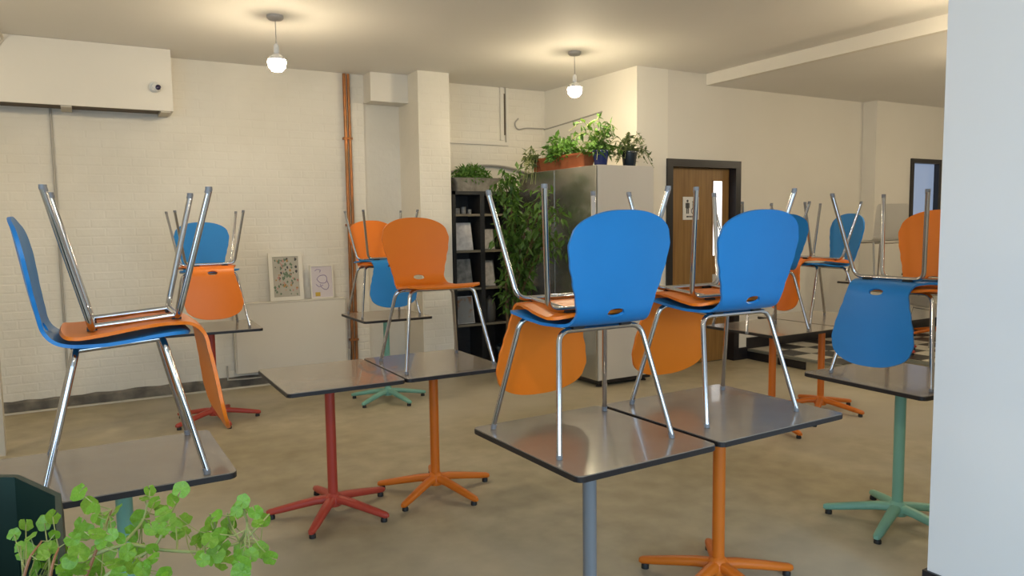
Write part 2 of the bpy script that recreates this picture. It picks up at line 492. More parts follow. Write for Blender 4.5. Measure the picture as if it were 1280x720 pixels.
# chequered platform
pf = bmesh.new()
prism(pf, [(6.2, YD), (6.2, 4.5), (7.03, 4.5), (7.03, 1.0), (10.5, 1.0), (10.5, YD)][::-1], 0, PLAT - 0.006)
bmesh.ops.recalc_face_normals(pf, faces=pf.faces[:])
plat = struct('floor_platform', pf, M_FLOOR)
tb, tw = bmesh.new(), bmesh.new()
TS = 0.28
for bmx in (tb, tw):
    box(bmx, 0.003, TS - 0.003, 0.003, TS - 0.003, 0, 0.006)
meb = bpy.data.meshes.new('floor_tile'); tb.to_mesh(meb); tb.free(); meb.materials.append(M_TILEB)
mew = bpy.data.meshes.new('floor_tile'); tw.to_mesh(mew); tw.free(); mew.materials.append(M_TILEW)
for i in range(13):
    for jy in range(8):
        x = 6.24 + i * TS; y = YD - 0.02 - (jy + 1) * TS
        if x + TS > 10.48: continue
        if y < 4.52 and x < 7.06: continue
        o = bpy.data.objects.new('floor_tile', meb if (i + jy) % 2 else mew)
        COL.objects.link(o); o.location = (x, y, PLAT - 0.006); o.parent = plat
sn = bmesh.new()
box(sn, 6.190, 6.235, 4.49, YD - 0.03, PLAT - 0.022, PLAT + 0.001)
box(sn, 6.235, 7.02, 4.485, 4.515, PLAT - 0.03, PLAT + 0.001)
box(sn, 7.015, 7.05, 1.0, 4.485, PLAT - 0.03, PLAT + 0.001)
struct('trim_platform_nosing', sn, M_STRIP)
v = tag(obj('step_vent', bevbox(6.180, 6.199, 4.90, 5.24, 0.004, 0.080, 0.003), M_BLACK), 'small black rectangular vent low in the step of the chequered platform', 'vent')


# ---------------------------------------------------------------- toilet door
def door(name, x0, x1, y, z0, z1, deep):
    fb = bmesh.new(); w = 0.075
    box(fb, x0, x0 + w, y - 0.02, y + deep, z0, z1); box(fb, x1 - w, x1, y - 0.02, y + deep, z0, z1)
    box(fb, x0 + w, x1 - w, y - 0.02, y + deep, z1 - w, z1)
    return struct(name, fb, M_BLACK)


d1 = door('door_1', 5.033, 6.057, YD, 0.0, 2.128, 0.16)
obj('door_leaf', bevbox(5.112, 5.978, YD + 0.075, YD + 0.118, 0.008, 2.05, 0.003), M_OAK, d1)
obj('vision_panel_bead', bx(5.735, 5.872, YD + 0.068, YD + 0.076, 1.13, 1.93), M_OAK, d1)
obj('vision_panel', bx(5.745, 5.862, YD + 0.062, YD + 0.069, 1.14, 1.92), M_LIT, d1)
obj('push_plate', bevbox(5.745, 5.845, YD + 0.067, YD + 0.0755, 0.60, 0.94, 0.002), mat('push_plate_steel', (0.7, 0.7, 0.7), 0.3, metal=0.6), d1)
sign = thing('toilet_sign', 'white square toilet sign with dark figures on the oak door', 'sign', (5.43, YD + 0.072, 1.52))
obj('sign_board', bx(-0.108, 0.108, -0.004, 0.002, 0, 0.235), mat('sign_white', (0.74, 0.72, 0.68), 0.4), sign)


def figure_man(bm, cx, y):
    lathe_disc(bm, cx, y, 0.192, 0.014)
    box(bm, cx - 0.018, cx + 0.018, y - 0.001, y, 0.115, 0.174)
    box(bm, cx - 0.028, cx - 0.020, y - 0.001, y, 0.12, 0.172); box(bm, cx + 0.020, cx + 0.028, y - 0.001, y, 0.12, 0.172)
    box(bm, cx - 0.017, cx - 0.003, y - 0.001, y, 0.062, 0.115); box(bm, cx + 0.003, cx + 0.017, y - 0.001, y, 0.062, 0.115)


def lathe_disc(bm, cx, y, z, r, n=14, ring=None):
    if ring:
        a = [bm.verts.new((cx + r * math.cos(2 * PI * k / n), y, z + r * math.sin(2 * PI * k / n))) for k in range(n)]
        b = [bm.verts.new((cx + ring * math.cos(2 * PI * k / n), y, z + ring * math.sin(2 * PI * k / n))) for k in range(n)]
        for k in range(n): bm.faces.new((a[k], b[k], b[(k + 1) % n], a[(k + 1) % n]))
    else:
        bm.faces.new([bm.verts.new((cx + r * math.cos(2 * PI * k / n), y, z + r * math.sin(2 * PI * k / n))) for k in reversed(range(n))])


fb = bmesh.new(); figure_man(fb, -0.048, -0.0045)
obj('man_pictogram', fb, M_INKB, sign)
fb = bmesh.new()   # seated figure in a wheelchair
lathe_disc(fb, 0.030, -0.0045, 0.182, 0.012)
box(fb, 0.020, 0.036, -0.0055, -0.0045, 0.115, 0.168); box(fb, 0.020, 0.066, -0.0055, -0.0045, 0.105, 0.118)
box(fb, 0.058, 0.070, -0.0055, -0.0045, 0.072, 0.108); box(fb, 0.030, 0.060, -0.0055, -0.0045, 0.140, 0.148)
lathe_disc(fb, 0.036, -0.0045, 0.090, 0.034, 18, 0.026)
obj('wheelchair_pictogram', fb, M_INKB, sign)
fb = bmesh.new()
for k, (a, b) in enumerate(((-0.062, -0.03), (-0.024, 0.0), (0.006, 0.026), (0.032, 0.06))): box(fb, a, b, -0.0052, -0.0045, 0.024, 0.040)
obj('caption_strip', fb, M_INKB, sign)

WZ0, WZ1 = 1.15, 2.233
fb = bmesh.new(); w_ = 0.055
box(fb, 8.785, 8.785 + w_, 5.48, 5.62, WZ0, WZ1); box(fb, 9.415 - w_, 9.415, 5.48, 5.62, WZ0, WZ1)
box(fb, 8.785 + w_, 9.415 - w_, 5.48, 5.62, WZ1 - w_, WZ1); box(fb, 8.785 + w_, 9.415 - w_, 5.48, 5.62, WZ0, WZ0 + w_)
w1 = struct('window_1', fb, M_BLACK)
obj('glass_pane', bx(8.785 + w_, 9.415 - w_, 5.545, 5.555, WZ0 + w_, WZ1 - w_), M_BLUEGLASS, w1)

# ---------------------------------------------------------------- boxed bulkhead, security camera, conduits
bk = thing('wall_bulkhead', 'long cream boxed bulkhead at ceiling height on the left of the back wall', 'boxing', (0, 0, 0))
obj('front_panel', bx(-2.69, 0.695, 6.915, 6.935, 2.485, H0 - 0.002), M_PLASTER, bk)
obj('end_panel', bx(0.675, 0.695, 6.935, YB - 0.005, 2.485, H0 - 0.002), M_PLASTER, bk)
obj('void_shade_board', bx(-2.69, 0.675, 6.936, YB - 0.005, 2.499, 2.512), M_DARKVOID, bk)  # dark board standing in for the shade of the open hollow
for xx in (-2.1, -1.0, -0.12, 0.60):
    obj('batten', bx(xx, xx + 0.075, 6.936, YB - 0.006, 2.474, 2.4985), M_TIMBER, bk)
sc = thing('security_camera', 'small white dome security camera with a dark lens on the bulkhead', 'camera', (0.56, 6.912, 2.672))
b_ = bmesh.new(); lathe(b_, [(0.045, 0), (0.045, 0.012), (0.036, 0.02)], seg=20)
bmesh.ops.rotate(b_, verts=b_.verts, cent=(0, 0, 0), matrix=Matrix.Rotation(PI / 2, 3, 'X')); obj('mount_plate', b_, M_PLAST, sc, True)
b_ = bmesh.new(); bmesh.ops.create_uvsphere(b_, u_segments=18, v_segments=12, radius=0.036)
bmesh.ops.translate(b_, verts=b_.verts, vec=(0.012, -0.042, -0.006)); obj('camera_ball', b_, M_PLAST, sc, True)
b_ = bmesh.new(); lathe(b_, [(0.021, 0), (0.021, 0.012), (0.015, 0.016)], seg=16)
bmesh.ops.rotate(b_, verts=b_.verts, cent=(0, 0, 0), matrix=Matrix.Rotation(PI / 2, 3, 'X') )
bmesh.ops.rotate(b_, verts=b_.verts, cent=(0, 0, 0), matrix=Matrix.Rotation(math.radians(15), 3, 'Z') )
bmesh.ops.translate(b_, verts=b_.verts, vec=(0.020, -0.070, -0.010)); obj('lens', b_, M_LENS, sc, True)

b_ = bmesh.new(); tube(b_, [(-0.20, YB - 0.012, 0.09), (-0.20, YB - 0.012, 2.55)], 0.010, 8)
tag(obj('wall_conduit', b_, M_GREYCON), 'thin grey vertical conduit on the back wall under the bulkhead', 'conduit')
b_ = bmesh.new(); tube(b_, smooth_path([(-0.50, 6.905, 2.90), (-0.47, 6.88, 2.955), (-0.50, 6.6, H0 - 0.012), (-0.62, 5.6, H0 - 0.012), (-0.7, 4.6, H0 - 0.012)], 5), 0.010, 8)
tag(obj('ceiling_cable', b_, M_TIMBER), 'thin cream cable running along the ceiling above the bulkhead', 'cable')

# copper pipes
cp = thing('copper_pipes', 'pair of old copper pipes running up the back wall left of the pier', 'pipe', (2.29, YB - 0.04, 0))
for dx, r in ((-0.022, 0.017), (0.018, 0.015)):
    b_ = bmesh.new(); tube(b_, [(dx, 0, 0.02), (dx + 0.004, 0, 1.4), (dx, 0, H0 - 0.01)], r, 12); obj('pipe', b_, M_COPPER, cp, True)
for zz in (0.35, 0.62, 1.5, 2.35):
    obj('pipe_clip', bx(-0.047, 0.040, -0.019, 0.035, zz, zz + 0.022), M_COPPER, cp)

# box at the top of the recess, left of the pier
tag(obj('ceiling_box', bx(2.475, 2.864, 7.04, YB - 0.002, 2.715, H0 - 0.002), M_PLASTER), 'small cream boxing at the ceiling beside the pier', 'boxing')

# trunking in the alcove
tk = thing('cable_trunking', 'cream cable trunking making an L on the alcove wall above the arch', 'trunking', (0, 0, 0))
obj('trunking_vertical', bx(4.02, 4.06, YB - 0.03, YB - 0.004, 2.42, H0 - 0.002), M_PLASTER, tk)
obj('trunking_vertical', bx(4.09, 4.12, YB - 0.03, YB - 0.004, 2.40, H0 - 0.002), M_PLASTER, tk)
obj('gap_shade_strip', bx(4.066, 4.084, YB - 0.02, YB - 0.004, 2.48, 2.93), M_DARKVOID, tk)  # dark strip standing in for shade between the two trunkings
obj('trunking_horizontal', bx(3.25, 4.12, YB - 0.03, YB - 0.004, 2.365, 2.40), M_PLASTER, tk)
b_ = bmesh.new()
tube(b_, smooth_path([(4.25, YB - 0.02, 2.67), (4.20, YB - 0.03, 2.61), (4.24, YB - 0.03, 2.55), (4.36, YB - 0.015, 2.57), (4.56, YB - 0.02, 2.575), (4.615, 7.15, 2.575), (4.635, 6.2, 2.63)], 5), 0.008, 6)
tag(obj('hooked_cable', b_, M_GREYCON), 'thin grey cable with a curled end crossing the alcove corner', 'cable')

# ---------------------------------------------------------------- radiator
rd = thing('radiator', 'wide cream panel radiator low on the back wall', 'radiator', (1.67, YB - 0.05, 0))
obj('front_panel', bevbox(-0.52, 0.52, -0.045, -0.03, 0.14, 0.785, 0.006), M_RAD, rd)
obj('back_panel', bevbox(-0.52, 0.52, 0.012, 0.026, 0.15, 0.78, 0.005), M_RAD, rd)
obj('top_grille', bevbox(-0.525, 0.525, -0.048, 0.03, 0.785, 0.80, 0.004), M_RAD, rd)
for s in (-1, 1): obj('side_cover', bx(s * 0.526 - 0.004, s * 0.526 + 0.004, -0.044, 0.028, 0.15, 0.784), M_RAD, rd)
b_ = bmesh.new()
for k in range(16): box(b_, -0.50 + k * 0.0645, -0.50 + k * 0.0645 + 0.028, -0.0475, -0.044, 0.17, 0.755)
b_.free()
b_ = bmesh.new(); lathe(b_, [(0.014, 0), (0.014, 0.05), (0.018, 0.055), (0.018, 0.11), (0.012, 0.115)], (0.55, -0.01, 0.16), 12)
obj('valve', b_, M_GREYCON, rd, True)
b_ = bmesh.new(); tube(b_, [(0.55, -0.01, 0.17), (0.55, -0.01, 0.02)], 0.008, 8); tube(b_, [(0.54, -0.01, 0.19), (0.55, -0.01, 0.19)], 0.008, 8)
obj('pipe', b_, M_GREYCON, rd)
b_ = bmesh.new(); tube(b_, [(-0.60, 0.02, 0.22), (-0.60, 0.0, 0.09), (-0.42, -0.005, 0.085), (-0.30, -0.005, 0.085), (-0.30, -0.005, 0.14)], 0.009, 8)
obj('pipe', b_, M_GREYCON, rd)

# ---------------------------------------------------------------- two pictures leaning on the radiator


def leaning_picture(name, label, cx, w, h, tilt, yaw, paper):
    t = thing(name, label, 'picture', (cx, YB - 0.085, 0.802), yaw)
    t.rotation_euler = (-tilt, 0, yaw)
    fb = bmesh.new(); fw = 0.036 if h > 0.38 else 0.012
    box(fb, -w / 2, -w / 2 + fw, -0.012, 0.010, 0, h); box(fb, w / 2 - fw, w / 2, -0.012, 0.010, 0, h)
    box(fb, -w / 2 + fw, w / 2 - fw, -0.012, 0.010, 0, fw); box(fb, -w / 2 + fw, w / 2 - fw, -0.012, 0.010, h - fw, h)
    obj('picture_frame', fb, M_FRAMEW, t)
    obj('print', bx(-w / 2 + fw, w / 2 - fw, -0.004, 0.006, fw, h - fw), paper, t)
    return t, fw


pic, fw = leaning_picture('botanical_picture', 'larger cream framed picture of scattered small plants leaning on the radiator', 1.632, 0.315, 0.455, 0.10, 0, mat('print_paper_grey', (0.40, 0.38, 0.31), 0.6, col2=(0.46, 0.43, 0.36), scale=9))
rnd = random.Random(11)
inks = {'green_motifs': (M_INKG, 46), 'ochre_motifs': (M_INKO, 12), 'pink_motifs': (M_INKP, 16), 'dark_motifs': (M_INKB, 16)}
for nm, (im, cnt) in inks.items():
    fb = bmesh.new()
    for _ in range(cnt):
        cx = rnd.uniform(-0.108, 0.108); cz = rnd.uniform(0.055, 0.40); r = rnd.uniform(0.005, 0.013)
        n = 7; a0 = rnd.random() * 6
        fb.faces.new([fb.verts.new((cx + r * rnd.uniform(0.6, 1.2) * math.cos(a0 - 2 * PI * k / n), -0.0045 - rnd.random() * 0.0005, cz + 1.4 * r * rnd.uniform(0.6, 1.2) * math.sin(a0 - 2 * PI * k / n))) for k in range(n)])
    o = obj(nm, fb, im, pic); o['kind'] = 'stuff'
pic2, fw = leaning_picture('lilac_drawing', 'smaller pale lilac drawing with a yellow square leaning on the radiator', 1.972, 0.225, 0.325, 0.09, 0.0, M_LILAC)
fb = bmesh.new()
def curve_ink(pts, r=0.0035):
    p = smooth_path([(x, -0.0045, z) for x, z in pts], 5); tube(fb, p, r, 5)
curve_ink([(-0.05, 0.19), (-0.02, 0.22), (0.03, 0.225), (0.05, 0.19), (0.03, 0.15), (-0.02, 0.155), (-0.05, 0.19)])
curve_ink([(0.05, 0.17), (0.065, 0.12), (0.04, 0.085), (0.0, 0.10), (-0.02, 0.14)])
curve_ink([(-0.06, 0.14), (-0.03, 0.115), (0.01, 0.13)]); curve_ink([(-0.065, 0.27), (-0.04, 0.285), (-0.01, 0.275), (-0.02, 0.255)])
obj('line_drawing', fb, M_INKL, pic2)
obj('yellow_square', bx(-0.070, -0.022, -0.0052, -0.0042, 0.022, 0.062), M_YELLOW, pic2)

# ---------------------------------------------------------------- pendant lamps
LAMPS = [(1.245, 5.5, 'left of the two glowing pendant bulbs, hanging in front of the back wall'),
         (3.795, 5.47, 'right of the two glowing pendant bulbs, hanging in front of the steel cabinet'),
         (0.4, 0.7, 'added pendant fill bulb out of frame above the photographer'), (5.00, 2.75, 'bare pendant bulb out of frame beyond the white pier'),  # the overhead one is added to brighten the front and middle chairs
         (-1.35, 5.4, 'added pendant fill bulb out of frame to the left, by the back wall'),  # unseen lamp added to lift the ceiling and wall light
         (6.5, 3.1, 'added pendant fill bulb out of frame above the platform step'), (8.6, 3.3, 'added pendant fill bulb out of frame above the chequered platform'), (3.8, -0.8, 'added pendant fill bulb out of frame behind the white pier')]  # unseen lamps added to brighten the right side and the room
lamp0 = None
for (x, y, lab) in LAMPS:
    if lamp0 is None:
        t = thing('pendant_lamp', lab, 'lamp', (x, y, H0), 0, 'bare bulb pendants')
        b_ = bmesh.new(); lathe(b_, [(0.058, 0), (0.058, -0.018), (0.045, -0.03), (0.012, -0.036)][::-1], seg=24); obj('ceiling_rose', b_, M_FITTING, t, True)
        b_ = bmesh.new(); tube(b_, [(0, 0, -0.03), (0, 0, -0.20)], 0.0035, 8); obj('cord', b_, M_FITTING, t)
        b_ = bmesh.new(); lathe(b_, [(0.017, -0.265), (0.021, -0.25), (0.019, -0.21), (0.010, -0.195)], seg=16); obj('lamp_holder', b_, M_PLAST, t, True)
        b_ = bmesh.new(); lathe(b_, [(0.006, -0.392), (0.036, -0.384), (0.058, -0.358), (0.065, -0.328), (0.0615, -0.308)], seg=16)
        obj('bulb', b_, M_BULB, t, True)
        b_ = bmesh.new(); lathe(b_, [(0.0625, -0.3078), (0.054, -0.290), (0.034, -0.273), (0.019, -0.264)], seg=16); obj('bulb_light_shield', b_, M_PLAST, t, True)  # opaque upper part added to keep bulb light off the ceiling
        lamp0 = t
    else:
        c = copy_tree(lamp0); c.location = (x, y, H1 if x > 5.6 else H0)
        c['label'] = lab

# ================================================================ TABLES
TZ = 0.74


def make_table(label, cx, cy, w, d, m, arm0, yaw=0.0, z=0.0, hx=0.0, hy=0.0):
    t = thing('pedestal_table', label, 'table', (cx, cy, z), yaw, 'cafe pedestal tables')
    fb = bmesh.new(); prism(fb, rounded_rect(w - 0.004, d - 0.004, 0.022), TZ - 0.003, TZ); obj('tabletop', fb, M_LAM, t)
    fb = bmesh.new(); prism(fb, rounded_rect(w, d, 0.024), TZ - 0.021, TZ - 0.003)
    bmesh.ops.bevel(fb, geom=[e for e in fb.edges if abs(e.verts[0].co.z - e.verts[1].co.z) < 1e-6 and len(e.link_faces) == 2], offset=0.002, segments=1, affect='EDGES')
    o = obj('edge_core', fb, M_EDGE, t); o['label'] = 'black edged core of the tabletop'
    fb = bmesh.new(); box(fb, hx - 0.15, hx + 0.15, hy - 0.03, hy + 0.03, TZ - 0.033, TZ - 0.0215); box(fb, hx - 0.03, hx + 0.03, hy - 0.15, hy + 0.15, TZ - 0.033, TZ - 0.0215)
    obj('top_bracket', fb, m, t)
    fb = bmesh.new(); lathe(fb, [(0.0255, 0.075), (0.0255, TZ - 0.033)], (hx, hy, 0), 20); obj('post', fb, m, t, True)
    fb = bmesh.new(); lathe(fb, [(0.045, 0.045), (0.050, 0.060), (0.046, 0.085), (0.034, 0.105), (0.0262, 0.112)], (hx, hy, 0), 20); obj('hub', fb, m, t, True)
    for k in range(5):
        a = math.radians(arm0 + 72 * k) - yaw
        c_, s_ = math.cos(a), math.sin(a)
        fb = bmesh.new()
        secs = [(0.02, 0.026, 0.062, 0.100), (0.09, 0.024, 0.058, 0.094), (0.18, 0.022, 0.044, 0.078), (0.27, 0.020, 0.029, 0.060), (0.325, 0.017, 0.022, 0.049), (0.338, 0.010, 0.025, 0.043)]
        prev = None
        for (r, hw, z0, z1) in secs:
            ring = []
            for (u, zz) in ((-hw, z0 + 0.006), (-hw * 0.7, z0), (hw * 0.7, z0), (hw, z0 + 0.006), (hw, z1 - 0.010), (hw * 0.55, z1), (-hw * 0.55, z1), (-hw, z1 - 0.010)):
                ring.append(fb.verts.new((hx + r * c_ - u * s_, hy + r * s_ + u * c_, zz)))
            if prev:
                for i in range(8): fb.faces.new((prev[i], prev[(i + 1) % 8], ring[(i + 1) % 8], ring[i]))
            else: fb.faces.new(ring)
            prev = ring
        fb.faces.new(list(reversed(prev)))
        bmesh.ops.recalc_face_normals(fb, faces=fb.faces[:])
        ao = obj('base_arm', fb, m, t, True, 50)
        fb = bmesh.new(); lathe(fb, [(0.017, 0.0), (0.017, 0.014), (0.012, 0.024)], (hx + 0.312 * c_, hy + 0.312 * s_, 0), 12)
        obj('foot', fb, M_RUBBER, ao, True)
    return t


R_ = math.radians
make_table('square brown-grey table on a grey post, the front table nearest the camera', 1.54, 2.14, 0.60, 0.67, M_GREYP, 20, R_(1.9))
make_table('square brown-grey table on an orange post, right half of the front joined pair', 2.215, 2.165, 0.70, 0.66, M_ORPOWD, -20, R_(1.9))
make_table('square brown-grey table on a red post, left half of the empty middle pair', 1.052, 3.76, 0.582, 0.685, M_RED, 19, R_(0.0))
make_table('square brown-grey table on an orange post under the single orange chair', 1.642, 3.768, 0.582, 0.685, M_ORPOWD, -1, R_(0.0))
make_table('square table on a sea-green post at the left beside the green planter', 0.032, 2.69, 0.675, 0.575, M_TEAL, 10, R_(1.0), 0, 0.028)
make_table('square table on a red post by the back wall, left of the radiator', 0.80, 6.10, 0.68, 0.62, M_RED, -8, R_(-2))
make_table('square table on a sea-green post by the copper pipes', 2.192, 6.01, 0.595, 0.645, M_TEAL, -5, 0)
make_table('square table on a sea-green post beside the white pier at right', 3.42, 2.15, 0.64, 0.64, M_TEAL, 54, R_(-1.5))
make_table('square table on an orange post behind the right front chair stack', 4.275, 3.67, 0.69, 0.66, M_ORPOWD, 40, R_(0.5))
make_table('square table on an orange post between the far chair stacks and the platform', 4.985, 3.80, 0.70, 0.70, M_ORPOWD, -5, R_(1))
make_table('square table on a red post standing on the chequered platform under a white chair', 7.30, 4.77, 0.80, 0.66, M_RED, -24, 0, PLAT)
make_table('square table on an orange post at the back of the chequered platform', 8.75, 5.05, 0.62, 0.62, M_ORPOWD, 10, 0, PLAT)

# ================================================================ CHAIRS
PROF = smooth_path([(-.262, 0, .808), (-.251, 0, .745), (-.238, 0, .665), (-.225, 0, .585), (-.212, 0, .52), (-.199, 0, .470), (-.172, 0, .438), (-.130, 0, .4255), (-.05, 0, .4235), (.03, 0, .431), (.10, 0, .441), (.150, 0, .447), (.185, 0, .446), (.206, 0, .436)], 8)
CUM = [0.0]
for a, b in zip(PROF, PROF[1:]): CUM.append(CUM[-1] + (b - a).length)
SL = CUM[-1]


def prof_at(s):
    s = min(max(s, 0), SL)
    for i in range(len(CUM) - 1):
        if CUM[i + 1] >= s:
            t = (s - CUM[i]) / (CUM[i + 1] - CUM[i] + 1e-9)
            p = PROF[i].lerp(PROF[i + 1], t)
            d = (PROF[min(i + 2, len(PROF) - 1)] - PROF[max(i - 1, 0)]).normalized()
            return p, Vector((-d.z, 0, d.x))   # normal: sitting side
    return PROF[-1], Vector((0, 0, 1))


HW = [(0, .196), (.06, .203), (.12, .205), (.18, .196), (.24, .180), (.30, .163), (.35, .153), (.40, .158), (.46, .176), (.54, .196), (.62, .207), (.70, .209), (.80, .206)]


def hw_at(s):
    for (a, u), (b, w) in zip(HW, HW[1:]):
        if s <= b:
            t = (s - a) / (b - a); t = t * t * (3 - 2 * t)
            return u + (w - u) * t
    return HW[-1][1]


S_HOLE = None
best = 9
for i in range(400):
    s = SL * i / 400
    p, n = prof_at(s)
    if p.z > 0.44 and abs(p.z - 0.468) < best and s < 0.5: best = abs(p.z - 0.468); S_HOLE = s


def make_shell():
    bm = bmesh.new(); NS, NT = 64, 36
    grid = []; info = {}
    HA, HB = 0.036, 0.0150
    for i in range(NS + 1):
        row = []
        for j in range(NT + 1):
            t = -1 + 2 * j / NT
            at = abs(t)
            s0 = 0.115 * (1 - (1 - min(at, 1) ** 2.5) ** (1 / 2.2))
            s1 = 0.055 * (1 - (1 - min(at, 1) ** 4) ** 0.5)
            s = s0 + (SL - s0 - s1) * i / NS
            lat = hw_at(s) * t
            row.append([s, lat])
        grid.append(row)
    verts = []
    # which vertices fall inside the hand slot
    inside = lambda s, l: (l / HA) ** 4 + ((s - S_HOLE) / HB) ** 2.4 < 1
    keep = [[True] * NT for _ in range(NS)]
    for i in range(NS):
        for j in range(NT):
            cs = sum(grid[a][b][0] for a in (i, i + 1) for b in (j, j + 1)) / 4
            cl = sum(grid[a][b][1] for a in (i, i + 1) for b in (j, j + 1)) / 4
            if (cl / HA) ** 2 + ((cs - S_HOLE) / HB) ** 2 < 1: keep[i][j] = False
    for i in range(1, NS):
        for j in range(1, NT):
            k = [keep[a][b] for a in (i - 1, i) for b in (j - 1, j)]
            if any(k) and not all(k):
                s, l = grid[i][j]
                q = math.sqrt((l / HA) ** 2 + ((s - S_HOLE) / HB) ** 2) or 1
                grid[i][j] = [S_HOLE + (s - S_HOLE) / q, l / q]
    vv = []
    for i in range(NS + 1):
        rowv = []
        for j in range(NT + 1):
            s, l = grid[i][j]
            p, n = prof_at(s)
            back = max(0.0, min(1.0, (0.42 - s) / 0.12)); seat = 1 - back
            q = l / 0.205
            off = back * 0.016 * q * q * min(1, s / 0.05 + 0.3) + seat * 0.004 * q * q
            front = max(0.0, min(1.0, (s - (SL - 0.13)) / 0.13))
            off -= front * 0.004 * q * q
            rowv.append(bm.verts.new((p.x + n.x * off, l, p.z + n.z * off)))
        vv.append(rowv)
    for i in range(NS):
        for j in range(NT):
            if keep[i][j]: bm.faces.new((vv[i][j], vv[i + 1][j], vv[i + 1][j + 1], vv[i][j + 1]))
    for v_ in [v_ for v_ in bm.verts if not v_.link_faces]: bm.verts.remove(v_)
    bm.normal_update()
    bmesh.ops.solidify(bm, geom=bm.faces[:], thickness=0.0105)
    bmesh.ops.recalc_face_normals(bm, faces=bm.faces[:])
    # centre the thickness on the profile
    return bm


TR = 0.0098


def make_chair(name, shell_m, label):
    root = thing(name, label, 'chair', (0, 0, 0), 0, 'stacked cafe chairs')
    obj('shell', make_shell(), shell_m, root, True, 40)
    for (fx, fy, tx, ty, tz) in ((-.217, .236, -.118, .172, .402), (.215, .255, .118, .186, .421)):
        for s in (1, -1):
            foot = (fx, s * fy, 0.012); top = (tx, s * ty, tz); inn = (tx, s * (ty - 0.05), tz + 0.001)
            arc = fillet(foot, top, inn, 0.042, 6)
            b_ = bmesh.new(); tube(b_, [foot] + arc, TR, 12); lg = obj('leg', b_, M_CHROME, root, True, 60)
            b_ = bmesh.new()
            tube(b_, [(fx + (fx - tx) * 0.0, s * fy, 0.0), (fx, s * fy, 0.008), (fx + (tx - fx) * 0.035, s * (fy + (ty - fy) * 0.035), 0.020)], [0.0105, 0.0108, 0.0104], 12)
            fc = obj('foot_cap', b_, M_CAP, lg, True, 60)
        b_ = bmesh.new(); tube(b_, [(tx, ty - 0.042, tz + 0.001), (tx, -(ty - 0.042), tz + 0.001)], TR, 12); obj('cross_rail', b_, M_CHROME, root, True, 60)
    for s in (1, -1):
        b_ = bmesh.new(); tube(b_, [(-.118, s * .118, .402), (.118, s * .122, .420)], 0.009, 10); obj('side_rail', b_, M_CHROME, root, True, 60)
    for (x, z) in ((-.118, .414), (.118, .432)):
        for s in (1, -1):
            obj('rail_pad', bx(x - 0.014, x + 0.014, s * 0.10 - 0.022, s * 0.10 + 0.022, z - 0.006, z + 0.0015), M_RUBBER, root)
    return root


PROTO = {}
SHIFT, LIFT = 0.046, 0.892


def place_chair(kind, x, y, z, yaw_deg, label, inverted=False, shift=SHIFT):
    if kind not in PROTO:
        nm = {'blue': 'blue_chair', 'orange': 'orange_chair'}[kind]
        PROTO[kind] = make_chair(nm, M_BLUE if kind == 'blue' else M_ORANGE, label); c = PROTO[kind]
    else:
        c = copy_tree(PROTO[kind])
    c['label'] = label
    a = math.radians(yaw_deg)
    if inverted:
        c.location = (x + shift * math.cos(a), y + shift * math.sin(a), z + LIFT)
        c.rotation_euler = (0, PI, a)
    else:
        c.location = (x, y, z); c.rotation_euler = (0, 0, a)
    return c


def stack(lower, upper, x, y, yaw, lab_low, lab_up, z=TZ, shift=SHIFT, dyaw=0.0):
    place_chair(lower, x, y, z + 0.001, yaw, lab_low)
    place_chair(upper, x, y, z + 0.001, yaw + dyaw, lab_up, True, shift)


stack('blue', 'orange', 1.537, 2.180, 88.8, 'large blue chair seen from behind on the front table with the grey post',
      'upturned orange chair on the blue chair of the front grey-post table')
stack('blue', 'orange', 2.210, 2.195, 88.0, 'blue chair seen from behind on the right half of the front table pair',
      'upturned orange chair on the right blue chair of the front table pair')
stack('blue', 'orange', 0.072, 2.69, 0.0, 'blue chair in side view at the far left beside the green planter',
      'upturned orange chair in side view, its back hanging down, at the far left')
stack('blue', 'orange', 0.80, 6.13, -90.0, 'distant blue chair facing the camera on the table left of the radiator',
      'upturned orange chair with its back hanging towards the camera, left of the radiator')
stack('orange', 'blue', 2.19, 6.08, -90.0, 'orange chair half hidden behind the single orange chair, by the copper pipes',
      'upturned blue chair with its back hanging down in front of the copper pipes')
place_chair('orange', 1.645, 3.745, TZ + 0.001, -90.0, 'single upright orange chair with no chair on it, on the middle table')
stack('orange', 'blue', 3.42, 2.13, 180.0, 'orange chair partly hidden by the white pier at right',
      'upturned blue chair with its back hanging left, next to the white pier')
stack('blue', 'orange', 4.14, 3.665, 73.0, 'blue chair peeping out behind the right front blue chair',
      'upturned orange chair on the blue chair hidden behind the front pair')
stack('blue', 'orange', 4.81, 3.715, 160.0, 'distant blue chair turned left, its narrow back beside the white chair',
      'upturned orange chair on the distant blue chair that is turned left')


